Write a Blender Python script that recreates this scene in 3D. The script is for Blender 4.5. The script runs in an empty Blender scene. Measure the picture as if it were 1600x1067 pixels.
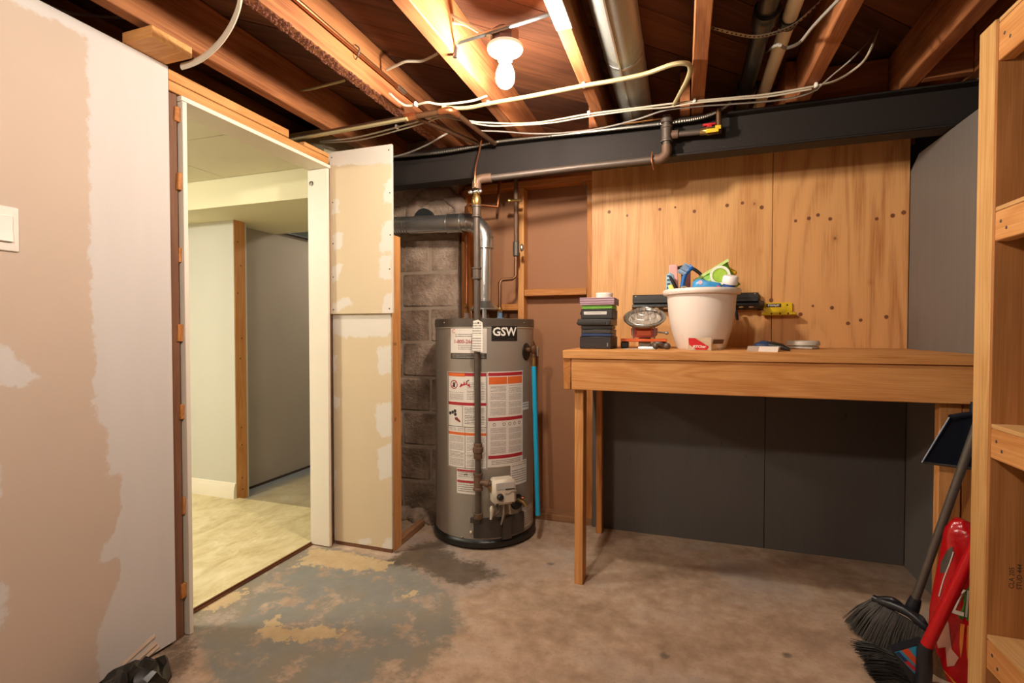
import bpy, math, random
from mathutils import Matrix, Vector
random.seed(7)
S = bpy.context.scene
COL = S.collection
R = math.radians
PI = math.pi
# ---------------------------------------------------------------- camera, world, exposure
cam_d = bpy.data.cameras.new('camera'); cam = bpy.data.objects.new('camera', cam_d); COL.objects.link(cam)
cam.location = (0, 0, 1.17); cam.rotation_euler = (R(90-1.2), 0, R(18.8))
cam_d.sensor_width = 36; cam_d.sensor_fit = 'HORIZONTAL'; cam_d.lens = 17.64; cam_d.clip_start = .02
S.camera = cam
W = bpy.data.worlds.new('world'); S.world = W; W.use_nodes = True
W.node_tree.nodes['Background'].inputs[0].default_value = (1, .9, .8, 1)
W.node_tree.nodes['Background'].inputs[1].default_value = .05
S.view_settings.view_transform = 'Standard'; S.view_settings.look = 'None'
S.view_settings.exposure = 0.0; S.view_settings.gamma = 1; S.view_settings.use_curve_mapping = False
BULB_W = 47.0      # bulb in view, watts of light
BULB2_W = 50.0     # bulb over the camera
BULB_COL = (1, .895, .765)
NEXT_ROOM_W = 48.0

# ---------------------------------------------------------------- mesh helpers
def lin(h):
    h = h.lstrip('#'); o = []
    for i in (0, 2, 4):
        c = int(h[i:i+2], 16)/255; o.append(c/12.92 if c <= .04045 else ((c+.055)/1.055)**2.4)
    return (*o, 1)

class MB:
    def __init__(s): s.v = []; s.f = []
    def add(s, vs, fs):
        o = len(s.v); s.v += [tuple(v) for v in vs]; s.f += [tuple(i+o for i in f) for f in fs]; return s
    def box(s, x0, x1, y0, y1, z0, z1, b=0):
        if x0 > x1: x0, x1 = x1, x0
        if y0 > y1: y0, y1 = y1, y0
        if z0 > z1: z0, z1 = z1, z0
        if b <= 0:
            vs = [(x, y, z) for x in (x0, x1) for y in (y0, y1) for z in (z0, z1)]
            return s.add(vs, [(0,1,3,2), (4,6,7,5), (0,4,5,1), (2,3,7,6), (0,2,6,4), (1,5,7,3)])
        b = min(b, (x1-x0)*.45, (y1-y0)*.45, (z1-z0)*.45)
        X = (x0, x1); Y = (y0, y1); Z = (z0, z1); g = (1, -1); vs = []
        def idx(i, j, k, a): return ((i*2+j)*2+k)*3+a
        for i in (0, 1):
            for j in (0, 1):
                for k in (0, 1):
                    vs += [(X[i], Y[j]+g[j]*b, Z[k]+g[k]*b), (X[i]+g[i]*b, Y[j], Z[k]+g[k]*b), (X[i]+g[i]*b, Y[j]+g[j]*b, Z[k])]
        fs = []
        for i in (0, 1):
            q = [(i,0,0,0), (i,1,0,0), (i,1,1,0), (i,0,1,0)]; fs.append([idx(*t) for t in (q if i else q[::-1])])
            q = [(0,i,0,1), (1,i,0,1), (1,i,1,1), (0,i,1,1)]; fs.append([idx(*t) for t in (q[::-1] if i else q)])
            q = [(0,0,i,2), (1,0,i,2), (1,1,i,2), (0,1,i,2)]; fs.append([idx(*t) for t in (q if i else q[::-1])])
        for i in (0, 1):
            for j in (0, 1):
                fs.append([idx(i,j,0,0), idx(i,j,1,0), idx(i,j,1,1), idx(i,j,0,1)])
                fs.append([idx(i,0,j,0), idx(i,1,j,0), idx(i,1,j,2), idx(i,0,j,2)])
                fs.append([idx(0,i,j,1), idx(1,i,j,1), idx(1,i,j,2), idx(0,i,j,2)])
                for k in (0, 1): fs.append([idx(i,j,k,0), idx(i,j,k,1), idx(i,j,k,2)])
        return s.add(vs, fs)
    def tube(s, path, r, n=10, cap=True, sx=1.0):
        P = [Vector(p) for p in path]; m = len(P); rs = r if isinstance(r, (list, tuple)) else [r]*m
        vs = []; up = None
        for i in range(m):
            t = (P[min(i+1, m-1)]-P[max(i-1, 0)]).normalized()
            if up is None:
                a = Vector((0, 0, 1)) if abs(t.z) < .9 else Vector((1, 0, 0)); up = (a-t*a.dot(t)).normalized()
            else: up = (up-t*up.dot(t)).normalized()
            b = t.cross(up)
            for k in range(n):
                w = 2*PI*k/n; vs.append(P[i]+(up*math.cos(w)+b*math.sin(w)*sx)*rs[i])
        fs = [(i*n+k, i*n+(k+1) % n, (i+1)*n+(k+1) % n, (i+1)*n+k) for i in range(m-1) for k in range(n)]
        if cap: fs += [tuple(range(n))[::-1], tuple((m-1)*n+k for k in range(n))]
        return s.add(vs, fs)
    def lathe(s, prof, c=(0, 0, 0), n=32, a0=0, a1=2*PI):
        full = abs(a1-a0-2*PI) < 1e-6; k = n if full else n+1; vs = []
        for (r, z) in prof:
            for i in range(k):
                a = a0+(a1-a0)*i/n; vs.append((c[0]+r*math.cos(a), c[1]+r*math.sin(a), c[2]+z))
        fs = []
        for j in range(len(prof)-1):
            for i in range(n):
                i2 = (i+1) % k; fs.append((j*k+i, j*k+i2, (j+1)*k+i2, (j+1)*k+i))
        return s.add(vs, fs)
    def prism(s, poly, axis, d0, d1):
        n = len(poly); vs = []
        for d in (d0, d1):
            for (a, b) in poly:
                vs.append({'x': (d, a, b), 'y': (a, d, b), 'z': (a, b, d)}[axis])
        fs = [tuple(range(n)), tuple(range(n, 2*n))[::-1]]+[(i, i+n, (i+1) % n+n, (i+1) % n) for i in range(n)]
        return s.add(vs, fs)
    def ball(s, c, rx, ry, rz, n=14, m=8):
        vs = [(c[0], c[1], c[2]-rz)]
        for j in range(1, m):
            t = PI*j/m-PI/2
            for i in range(n): vs.append((c[0]+rx*math.cos(t)*math.cos(2*PI*i/n), c[1]+ry*math.cos(t)*math.sin(2*PI*i/n), c[2]+rz*math.sin(t)))
        vs.append((c[0], c[1], c[2]+rz)); L = len(vs)-1; fs = []
        for i in range(n):
            fs.append((0, 1+(i+1) % n, 1+i)); fs.append((L, 1+(m-2)*n+i, 1+(m-2)*n+(i+1) % n))
            for j in range(m-2): fs.append((1+j*n+i, 1+j*n+(i+1) % n, 1+(j+1)*n+(i+1) % n, 1+(j+1)*n+i))
        return s.add(vs, fs)
    def map(s, fn): s.v = [tuple(fn(*v)) for v in s.v]; return s
    def rot(s, axis, deg, c=(0, 0, 0)):
        M = Matrix.Rotation(R(deg), 3, axis); C = Vector(c); s.v = [tuple(M @ (Vector(v)-C)+C) for v in s.v]; return s

def smoothpath(pts, k=6):
    P = [Vector(p) for p in pts]; out = []
    for i in range(len(P)-1):
        a = P[max(i-1, 0)]; b = P[i]; c = P[i+1]; d = P[min(i+2, len(P)-1)]
        for j in range(k):
            t = j/k
            out.append(.5*((2*b)+(c-a)*t+(2*a-5*b+4*c-d)*t*t+(3*b-a-3*c+d)*t**3))
    out.append(P[-1]); return out

def obj(name, mb, m, parent=None, smooth=40, world=True):
    base = Vector((0, 0, 0))
    if parent is not None and world and parent.get('_base') is not None: base = Vector(parent['_base'])
    me = bpy.data.meshes.new(name)
    me.from_pydata([tuple(Vector(v)-base) for v in mb.v], [], mb.f); me.validate(); me.update()
    import bmesh
    bm = bmesh.new(); bm.from_mesh(me); bmesh.ops.recalc_face_normals(bm, faces=bm.faces); bm.to_mesh(me); bm.free()
    if smooth:
        me.shade_smooth(); me.set_sharp_from_angle(angle=R(smooth))
    me.materials.append(m)
    o = bpy.data.objects.new(name, me); COL.objects.link(o)
    if parent is not None:
        o.parent = parent
        if world and parent.get('_base') is not None: o['_base'] = list(base)
    return o
def tag(o, label, cat, group=None):
    o['label'] = label; o['category'] = cat
    if group: o['group'] = group
    return o
def thing(name, label, cat, base, group=None):
    """an Empty at the base; its parts are given in world coordinates"""
    o = bpy.data.objects.new(name, None); COL.objects.link(o); o.location = base; o['_base'] = list(base); o.empty_display_size = .05
    return tag(o, label, cat, group)
def struct(name, mb, m, parent=None, smooth=40):
    o = obj(name, mb, m, parent, smooth)
    if parent is None: o['kind'] = 'structure'
    return o
def setting(name, base=(0, 0, 0)):
    o = bpy.data.objects.new(name, None); COL.objects.link(o); o.location = base; o['_base'] = list(base); o['kind'] = 'structure'; o.empty_display_size = .05
    return o
def uv_planar(o, fn):
    me = o.data; uv = me.uv_layers.new(name='uv')
    for l in me.loops: uv.data[l.index].uv = fn(*me.vertices[l.vertex_index].co)

def text_mb(s, size, align='LEFT', bold=0.0, sx=1.0, res=2):
    """flat lettering as a mesh in the x-y plane"""
    cu = bpy.data.curves.new('t', 'FONT'); cu.body = s; cu.size = size; cu.align_x = align; cu.align_y = 'CENTER'; cu.offset = bold; cu.resolution_u = res
    to = bpy.data.objects.new('t', cu); COL.objects.link(to)
    dg = bpy.context.evaluated_depsgraph_get(); me = to.evaluated_get(dg).to_mesh()
    mb = MB(); mb.add([(v.co.x*sx, v.co.y, 0) for v in me.vertices], [tuple(p.vertices) for p in me.polygons])
    to.to_mesh_clear() if False else None
    bpy.data.objects.remove(to); bpy.data.curves.remove(cu)
    return mb

# ---------------------------------------------------------------- materials
MATS = {}
class NT:
    def __init__(s, name):
        s.m = bpy.data.materials.new(name); s.m.use_nodes = True; s.t = s.m.node_tree; s.n = s.t.nodes
        s.b = s.n['Principled BSDF']; s.out = s.n['Material Output']
    def link(s, a, b): s.t.links.new(a, b)
    def val(s, sock, v):
        if isinstance(v, bpy.types.NodeSocket): s.link(v, sock)
        elif v is not None: sock.default_value = v
    def node(s, typ, **kw):
        n = s.n.new(typ)
        for k, v in kw.items(): setattr(n, k, v)
        return n
    def math(s, op, a, b=None, c=None, clamp=False):
        n = s.node('ShaderNodeMath', operation=op, use_clamp=clamp); s.val(n.inputs[0], a)
        if b is not None: s.val(n.inputs[1], b)
        if c is not None: s.val(n.inputs[2], c)
        return n.outputs[0]
    def mix(s, f, a, b, mode='MIX'):
        n = s.node('ShaderNodeMix', data_type='RGBA', blend_type=mode); s.val(n.inputs[0], f); s.val(n.inputs[6], a); s.val(n.inputs[7], b); return n.outputs[2]
    def ramp(s, f, stops):
        n = s.node('ShaderNodeValToRGB'); s.link(f, n.inputs[0]); e = n.color_ramp.elements
        while len(e) < len(stops): e.new(.5)
        for i, (p, c) in enumerate(stops): e[i].position = p; e[i].color = c if len(c) == 4 else (*c, 1)
        return n.outputs[0]
    def step(s, v, lo, hi):
        n = s.node('ShaderNodeMapRange', interpolation_type='SMOOTHSTEP'); s.val(n.inputs[0], v); n.inputs[1].default_value = lo; n.inputs[2].default_value = hi; return n.outputs[0]
    def obj(s): return s.node('ShaderNodeTexCoord').outputs['Object']
    def coords(s, scale=(1, 1, 1), rnd=True, rot=(0, 0, 0)):
        v = s.obj()
        if rnd:
            i = s.node('ShaderNodeObjectInfo'); a = s.node('ShaderNodeVectorMath', operation='MULTIPLY_ADD')
            c = s.node('ShaderNodeCombineXYZ'); s.link(i.outputs['Random'], c.inputs[0]); s.link(i.outputs['Random'], c.inputs[1]); s.link(i.outputs['Random'], c.inputs[2])
            s.link(c.outputs[0], a.inputs[0]); a.inputs[1].default_value = (37, 53, 71); s.link(v, a.inputs[2]); v = a.outputs[0]
        m = s.node('ShaderNodeMapping'); s.link(v, m.inputs[0]); m.inputs['Scale'].default_value = scale; m.inputs['Rotation'].default_value = rot; return m.outputs[0]
    def noise(s, vec, scale, detail=4, rough=.55, dist=0):
        n = s.node('ShaderNodeTexNoise'); s.link(vec, n.inputs[0]); n.inputs['Scale'].default_value = scale; n.inputs['Detail'].default_value = detail
        n.inputs['Roughness'].default_value = rough; n.inputs['Distortion'].default_value = dist; return n.outputs[0]
    def voro(s, vec, scale, feature='F1'):
        n = s.node('ShaderNodeTexVoronoi', feature=feature); s.link(vec, n.inputs['Vector']); n.inputs['Scale'].default_value = scale; return n
    def attr(s, name): return s.node('ShaderNodeAttribute', attribute_name=name).outputs['Fac']
    def bump(s, h, st=.3, d=.002):
        n = s.node('ShaderNodeBump'); n.inputs['Strength'].default_value = st; n.inputs['Distance'].default_value = d; s.link(h, n.inputs['Height']); s.link(n.outputs[0], s.b.inputs['Normal'])
    def fin(s, col, rough=.6, metal=0, spec=.5):
        s.val(s.b.inputs['Base Color'], col); s.val(s.b.inputs['Roughness'], rough); s.b.inputs['Metallic'].default_value = metal; s.b.inputs['Specular IOR Level'].default_value = spec
        return s.m

def plain(name, hexc, rough=.5, metal=0, var=.12, scale=25, bump=0, spec=.5):
    if name in MATS: return MATS[name]
    t = NT(name); c = lin(hexc); v = t.coords((1, 1, 1)); n = t.noise(v, scale, 4)
    d = tuple(x*(1-var) for x in c[:3])+(1,); l = tuple(min(1, x*(1+var)) for x in c[:3])+(1,)
    col = t.mix(n, d, l)
    if bump: t.bump(n, bump, .003)
    MATS[name] = t.fin(col, rough, metal, spec); return MATS[name]

def wood(name, light, dark, axis='X', ring=9, knot=True, rough=.6, knotc='#5a2c12', contrast=1.0, streak=None, spec=.3):
    key = name+axis
    if key in MATS: return MATS[key]
    t = NT(key); g = {'X': (.09, 1, 1), 'Y': (1, .09, 1), 'Z': (1, 1, .09)}[axis]
    g2 = {'X': (.02, 1, 1), 'Y': (1, .02, 1), 'Z': (1, 1, .02)}[axis]
    v = t.coords(g); n1 = t.noise(v, ring, 3, .5, 1.2)
    w = t.math('FRACT', t.math('MULTIPLY', n1, 6*contrast)); w = t.math('ABSOLUTE', t.math('SUBTRACT', w, .5))   # growth rings
    f = t.noise(t.coords(g2), 260, 3, .6)
    big = t.noise(t.coords((1, 1, 1)), 2.2, 2)
    k = t.math('ADD', t.math('MULTIPLY', w, .42), t.math('MULTIPLY', f, .62)); k = t.math('ADD', k, t.math('MULTIPLY', t.math('SUBTRACT', big, .5), .6))
    col = t.ramp(k, [(.18, lin(dark)), (.62, lin(light)), (1, tuple(min(1, x*1.12) for x in lin(light)[:3]))])
    if streak:
        sm = t.step(t.noise(t.coords(tuple(.3 if q < 1 else 1 for q in g)), 5, 5), .55, .75); col = t.mix(t.math('MULTIPLY', sm, .65), col, lin(streak))
    if knot:
        vo = t.voro(t.coords(tuple(.55 if q < 1 else 1 for q in g)), 4.2); rc = t.node('ShaderNodeSeparateColor'); t.link(vo.outputs['Color'], rc.inputs[0])
        m = t.math('MULTIPLY', t.math('LESS_THAN', rc.outputs[0], .33), t.math('SUBTRACT', 1, t.step(vo.outputs['Distance'], .02, .085)))
        col = t.mix(t.math('MULTIPLY', m, .85), col, lin(knotc))
    t.bump(k, .12, .0012)
    MATS[key] = t.fin(col, rough, 0, spec); return MATS[key]

def pine(ax): return wood('pine', '#dca264', '#bd7b40', ax)
def pine_red(ax): return wood('pine_orange', '#cc8a4c', '#9d602c', ax)
def old(ax): return wood('old_joist', '#b9794a', '#7d4526', ax, 7, False, .7, contrast=.8, streak='#6a3a22')
def emis(name, col, st):
    t = NT(name); t.n.remove(t.b); e = t.node('ShaderNodeEmission'); e.inputs[0].default_value = (*col[:3], 1); e.inputs[1].default_value = st; t.link(e.outputs[0], t.out.inputs[0]); return t.m

# signed distance (positive inside) to a set of 2-D polygons, stored on grid vertices; noise in the shader breaks the edge
def sdist(p, polys):
    best = -9
    for q in polys:
        ins = False; dm = 9; n = len(q)
        for i in range(n):
            ax, ay = q[i]; bx, by = q[(i+1) % n]
            if (ay > p[1]) != (by > p[1]) and p[0] < (bx-ax)*(p[1]-ay)/(by-ay)+ax: ins = not ins
            dx, dy = bx-ax, by-ay; L = dx*dx+dy*dy or 1e-9
            u = max(0, min(1, ((p[0]-ax)*dx+(p[1]-ay)*dy)/L)); dm = min(dm, math.hypot(p[0]-ax-u*dx, p[1]-ay-u*dy))
        best = max(best, dm if ins else -dm)
    return best
def set_attr(o, name, polys, ij):
    a = o.data.attributes.new(name, 'FLOAT', 'POINT'); b = Vector(o.get('_base') or (0, 0, 0))
    for i, v in enumerate(o.data.vertices):
        c = v.co+b; a.data[i].value = sdist((c[ij[0]], c[ij[1]]), polys)
def grid_slab(a0, a1, b0, b1, step, axis, face, back):
    """a board whose visible face is a fine grid at `face` along `axis`, with real thickness to `back`"""
    na = max(1, round((a1-a0)/step)); nb = max(1, round((b1-b0)/step)); mb = MB(); vs = []; fs = []
    def pt(a, b, d): return {'x': (d, a, b), 'y': (a, d, b), 'z': (a, b, d)}[axis]
    for i in range(na+1):
        for j in range(nb+1): vs.append(pt(a0+(a1-a0)*i/na, b0+(b1-b0)*j/nb, face))
    for i in range(na):
        for j in range(nb): fs.append((i*(nb+1)+j, (i+1)*(nb+1)+j, (i+1)*(nb+1)+j+1, i*(nb+1)+j+1))
    mb.add(vs, fs); k = len(mb.v)
    mb.add([pt(a, b, d) for d in (face, back) for (a, b) in ((a0, b0), (a1, b0), (a1, b1), (a0, b1))], [(0, 1, 5, 4), (1, 2, 6, 5), (2, 3, 7, 6), (3, 0, 4, 7), (4, 5, 6, 7)])
    return mb

# ================================================================ SETTING
XL, XR, YB = -1.79, 1.05, 2.972
# ---- floor: bare brown concrete, worn grey-green paint, peeled cream coat, damp stains
t = NT('concrete_floor'); v = t.coords((1, 1, 1), False)
n1 = t.noise(v, 2.2, 6, .6); n2 = t.noise(v, 14, 6, .65); n3 = t.noise(v, 90, 3, .6); ne = t.noise(v, 9, 6, .7); ne2 = t.noise(v, 30, 5, .7)
base = t.ramp(t.math('ADD', t.math('MULTIPLY', n1, .6), t.math('MULTIPLY', n2, .4)), [(.36, lin('#937a63')), (.5, lin('#b69b82')), (.62, lin('#cfb79f'))])
grey = t.step(t.noise(v, 1.1, 5, .6), .48, .62); sp = t.node('ShaderNodeSeparateXYZ'); t.link(t.obj(), sp.inputs[0])
base = t.mix(t.math('MULTIPLY', grey, .7), base, lin('#9d9087'))
base = t.mix(t.math('MULTIPLY', t.step(n3, .55, .75), .35), base, lin('#7c614a'))
vo = t.voro(v, 7); rc = t.node('ShaderNodeSeparateColor'); t.link(vo.outputs['Color'], rc.inputs[0])
spots = t.math('MULTIPLY', t.math('LESS_THAN', rc.outputs[1], .10), t.math('SUBTRACT', 1, t.step(t.math('ADD', vo.outputs['Distance'], t.math('MULTIPLY', t.math('SUBTRACT', ne2, .5), .25)), .06, .20)))
base = t.mix(t.math('MULTIPLY', spots, .75), base, lin('#4c4843'))
E1 = t.math('MULTIPLY', t.math('SUBTRACT', ne, .5), .22); E2 = t.math('MULTIPLY', t.math('SUBTRACT', ne2, .5), .16)
paintc = t.mix(n2, lin('#77766e'), lin('#92918a')); paintc = t.mix(t.math('MULTIPLY', t.step(n1, .42, .62), .65), paintc, lin('#93836a'))
wornp = t.step(t.math('ADD', t.attr('paint'), E1), -.02, .03)
worn_hole = t.step(t.noise(v, 6.5, 8, .72), .50, .60)
col = t.mix(t.math('MULTIPLY', wornp, t.math('SUBTRACT', 1, t.math('MULTIPLY', worn_hole, .8))), base, paintc)
damp = t.step(t.math('ADD', t.math('ADD', t.attr('damp'), E1), E2), -.02, .06)
col = t.mix(t.math('MULTIPLY', damp, t.math('ADD', .45, t.math('MULTIPLY', n2, .6))), col, lin('#463a2b'))
peel = t.step(t.math('ADD', t.math('ADD', t.math('SUBTRACT', t.attr('peel'), .008), t.math('MULTIPLY', E1, .8)), E2), -.004, .004)
col = t.mix(t.math('MULTIPLY', peel, .9), col, t.mix(n2, lin('#ad8f64'), lin('#d8c097')))
t.bump(t.math('ADD', t.math('MULTIPLY', n2, .7), t.math('MULTIPLY', n3, .3)), .35, .006)
M_floor = t.fin(col, t.math('SUBTRACT', .72, t.math('MULTIPLY', damp, .25)), 0, .35)
fl = struct('floor', grid_slab(-1.915, 1.25, -1.6, 3.25, .035, 'z', 0, -.1), M_floor)
def xy(l): return [(p[0], p[1]) for p in l]
set_attr(fl, 'paint', [xy([(-1.808,1.430,0.000),(-1.940,1.527,0.000),(-1.922,2.232,0.000),(-1.466,2.237,0.000),(-1.244,2.178,0.000),(-1.044,2.073,0.000),(-0.895,1.935,0.000),(-0.804,1.772,0.000),(-0.788,1.626,0.000),(-0.833,1.476,0.000),(-0.836,1.271,0.000),(-1.324,1.105,0.000),(-1.493,1.229,0.000)])], (0, 1))
set_attr(fl, 'peel', [xy(q) for q in ([(-1.891,2.191,0.000),(-1.685,2.211,0.000),(-1.583,2.214,0.000),(-1.399,2.169,0.000),(-1.356,2.091,0.000),(-1.534,2.037,0.000),(-1.704,2.036,0.000),(-1.809,1.986,0.000)], [(-1.948,1.540,0.000),(-1.970,1.668,0.000),(-1.876,1.753,0.000),(-1.812,1.682,0.000),(-1.831,1.549,0.000)], [(-1.556,1.503,0.000),(-1.598,1.589,0.000),(-1.573,1.652,0.000),(-1.514,1.576,0.000),(-1.377,1.577,0.000),(-1.332,1.633,0.000),(-1.230,1.631,0.000),(-1.247,1.565,0.000),(-1.342,1.496,0.000),(-1.467,1.482,0.000)], [(-1.674,1.775,0.000),(-1.671,1.866,0.000),(-1.623,1.804,0.000)], [(-1.181,1.943,0.000),(-1.127,1.984,0.000),(-1.100,1.925,0.000),(-1.137,1.901,0.000)])], (0, 1))
set_attr(fl, 'damp', [xy(q) for q in ([(-1.745,2.174,0.000),(-1.433,2.187,0.000),(-1.428,2.331,0.000),(-1.302,2.571,0.000),(-1.103,2.361,0.000),(-0.929,2.329,0.000),(-0.793,2.236,0.000),(-0.888,2.108,0.000),(-1.006,2.050,0.000),(-1.209,2.148,0.000),(-1.402,2.139,0.000),(-1.619,2.124,0.000)], [(-1.873,1.303,0.000),(-1.808,1.430,0.000),(-1.596,1.285,0.000),(-1.618,1.186,0.000)])], (0, 1))

# ---- left drywall: bare paper with broad strokes of joint compound
def drywall(name, paper, mud):
    t = NT(name); v = t.coords((1, 1, 1), False); n = t.noise(v, 6, 4); e = t.noise(v, 22, 6, .7); b = t.noise(t.coords((1, 8, 1), False), 6, 5); f = t.noise(v, 120, 2)
    pc = t.mix(n, tuple(x*.94 for x in lin(paper)[:3])+(1,), lin(paper)); mc = t.mix(t.noise(t.coords((1, 3, .4), False), 5, 4), tuple(x*.92 for x in lin(mud)[:3])+(1,), lin(mud))
    m = t.step(t.math('ADD', t.attr('mud'), t.math('MULTIPLY', t.math('SUBTRACT', e, .5), .07)), -.004, .008)
    col = t.mix(m, pc, mc); t.bump(t.math('ADD', t.math('MULTIPLY', m, .8), t.math('ADD', t.math('MULTIPLY', f, .08), t.math('MULTIPLY', b, .25))), .22, .002)
    return t.fin(col, .82, 0, .2)
M_dry = drywall('drywall', '#cbb7a5', '#d5cec8')
wl = struct('wall_left', grid_slab(-1.6, 1.352, 0.012, 2.138, .025, 'x', XL, XL-.0127), M_dry)
def yz(l): return [(p[1], p[2]) for p in l]
set_attr(wl, 'mud', [yz(q) for q in ([(-1.790,1.089,2.176),(-1.790,1.083,1.550),(-1.790,1.089,1.164),(-1.790,1.091,0.886),(-1.790,1.128,0.848),(-1.790,1.122,0.691),(-1.790,1.169,0.684),(-1.790,1.163,0.560),(-1.790,1.102,0.434),(-1.790,1.094,0.412),(-1.790,1.165,0.418),(-1.790,1.160,0.344),(-1.790,1.107,0.241),(-1.790,1.083,0.150),(-1.790,1.095,-0.048),(-1.790,1.495,-0.334),(-1.790,1.533,2.388)], [(-1.790,0.831,1.148),(-1.790,0.875,1.129),(-1.790,0.955,1.028),(-1.790,0.907,1.007),(-1.790,0.829,1.019)], [(-1.790,0.826,0.817),(-1.790,0.858,0.791),(-1.790,0.856,0.698),(-1.790,0.824,0.703)], [(-1.790,0.821,0.502),(-1.790,0.866,0.459),(-1.790,0.856,0.332),(-1.790,0.818,0.327)], [(-1.790,0.808,2.076),(-1.790,1.098,2.261),(-1.790,1.095,2.099),(-1.790,0.961,2.100)])], (1, 2))
crk = MB()   # the cracked bottom edge of the board: split layers standing off the face
for (y0, z0, y1, z1) in ((1.17, .02, 1.275, .055), (1.185, .006, 1.285, .04), (1.16, .045, 1.27, .085)):
    crk.add([(XL, y0, z0), (XL+.001, y1, z1), (XL+.006, y1, z1-.012), (XL+.004, y0, z0-.010), (XL, y1+.002, z1-.02)], [(0, 1, 2, 3), (1, 4, 2)])
obj('torn_edge', crk, plain('mud_crack', '#cbb29c', .9), wl)
# ---- door frame in the left wall
door = setting('door_1', (-1.85, 1.8, 0))
M_jamb = plain('jamb_white', '#e6dccb', .45, 0, .04, 4)
obj('jamb', MB().box(-1.92, -1.786, 1.403, 1.421, .002, 2.035, .0015), M_jamb, door)
rj = obj('jamb', MB().box(-1.92, -1.795, 2.222, 2.240, .006, 2.035, .0015), M_jamb, door)
obj('jamb', MB().box(-1.92, -1.786, 1.400, 2.242, 2.036, 2.054, .0015), M_jamb, door)
sc = MB()
for (z, r) in ((1.962, .013),): sc.lathe([(0, 0), (r, 0), (r, .003), (r*.5, .005), (r*.45, .003), (0, .003)], (0, 0, 0), 16).map(lambda x, y, z, zz=z: (-1.895+x, 2.222-z, zz+y))
obj('screw_cup', sc, plain('steel', '#9a948a', .35, 1), rj)
st_m = wood('dark_stud', '#845a42', '#684530', 'Z', 9, False)
obj('stud', MB().box(-1.892, -1.803, 1.356, 1.394, .0, 2.055, .002), st_m, door)
obj('stud', MB().box(-1.892, -1.803, 2.245, 2.262, .0, 2.055, .002), st_m, door)
sh = [(1.955, 0), (1.70, .004), (1.43, -.004), (1.13, .0), (.835, 0), (.47, .0), (.15, 0)]
for i, (z, d) in enumerate(sh):
    obj('shim', MB().box(-1.88, -1.796+d, 1.380+.006*(i % 3), 1.402, z, z+.055+.01*(i % 2), .002).map(lambda x, y, zz: (x, y+(zz-z)*.05, zz)), pine_red('X'), door)
obj('header_board', MB().box(-1.885, -1.797, 1.358, 2.242, 2.058, 2.095, .003), pine('Y'), door)
obj('header_board', MB().box(-1.885, -1.797, 1.358, 1.957, 2.0975, 2.136, .003), pine('Y'), door)
obj('header_board', MB().box(-1.885, -1.797, 2.06, 2.246, 2.0965, 2.118, .003), pine('Y'), door)
obj('top_plate', MB().box(-1.885, -1.803, -1.6, 1.352, 2.10, 2.138, .002), old('Y'), door)
nl = obj('nailer', MB().box(-1.80, -1.66, 1.20, 1.345, 2.140, 2.178, .002), pine('X'), door)
# ---- sill: edge layers of the raised floor
t1 = setting('trim_1', (-1.91, 1.8, 0))
obj('edge_layer', MB().box(-1.935, -1.908, 1.415, 2.232, .001, .009, .001), wood('edge_wood', '#7a4a2c', '#4e2c1a', 'Y', 9, False), t1)
obj('edge_layer', MB().box(-1.940, -1.914, 1.415, 2.232, .0095, .017, .001), wood('edge_wood', '#7a4a2c', '#4e2c1a', 'Y', 9, False), t1)
# ---- stub wall right of the door
stub = setting('wall_stub', (-1.62, 2.28, 0))
M_stub = drywall('drywall_stub', '#d6c2a2', '#ded5c8')
lo = obj('lower_board', grid_slab(-1.803, -1.440, .022, 1.262, .02, 'y', 2.272, 2.285), M_stub, stub)
up = obj('upper_board', grid_slab(-1.803, -1.420, 1.262, 2.128, .02, 'y', 2.255, 2.270), M_stub, stub)
def xz(l): return [(p[0], p[2]) for p in l]
set_attr(lo, 'mud', [xz(q) for q in ([(-1.888,2.272,1.265),(-1.329,2.272,1.259),(-1.466,2.272,1.137),(-1.721,2.272,1.132),(-1.812,2.272,1.160)], [(-1.814,2.272,1.045),(-1.776,2.272,1.035),(-1.781,2.272,0.944),(-1.814,2.272,0.940)], [(-1.525,2.272,1.086),(-1.424,2.272,1.094),(-1.425,2.272,0.944),(-1.514,2.272,0.938)], [(-1.531,2.272,0.788),(-1.426,2.272,0.800),(-1.427,2.272,0.625),(-1.509,2.272,0.600),(-1.539,2.272,0.686)], [(-1.532,2.272,0.550),(-1.427,2.272,0.592),(-1.428,2.272,0.407),(-1.514,2.272,0.382)], [(-1.816,2.272,0.817),(-1.757,2.272,0.812),(-1.762,2.272,0.743),(-1.816,2.272,0.740)], [(-1.819,2.272,0.405),(-1.786,2.272,0.398),(-1.795,2.272,0.309),(-1.820,2.272,0.303)], [(-1.664,2.272,0.047),(-1.567,2.272,0.067),(-1.552,2.272,0.042),(-1.640,2.272,0.005)], [(-1.496,2.272,0.059),(-1.430,2.272,0.092),(-1.431,2.272,-0.016),(-1.512,2.272,0.006)], [(-1.822,2.272,0.086),(-1.780,2.272,0.081),(-1.806,2.272,0.028),(-1.823,2.272,0.026)])], (0, 2))
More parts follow.
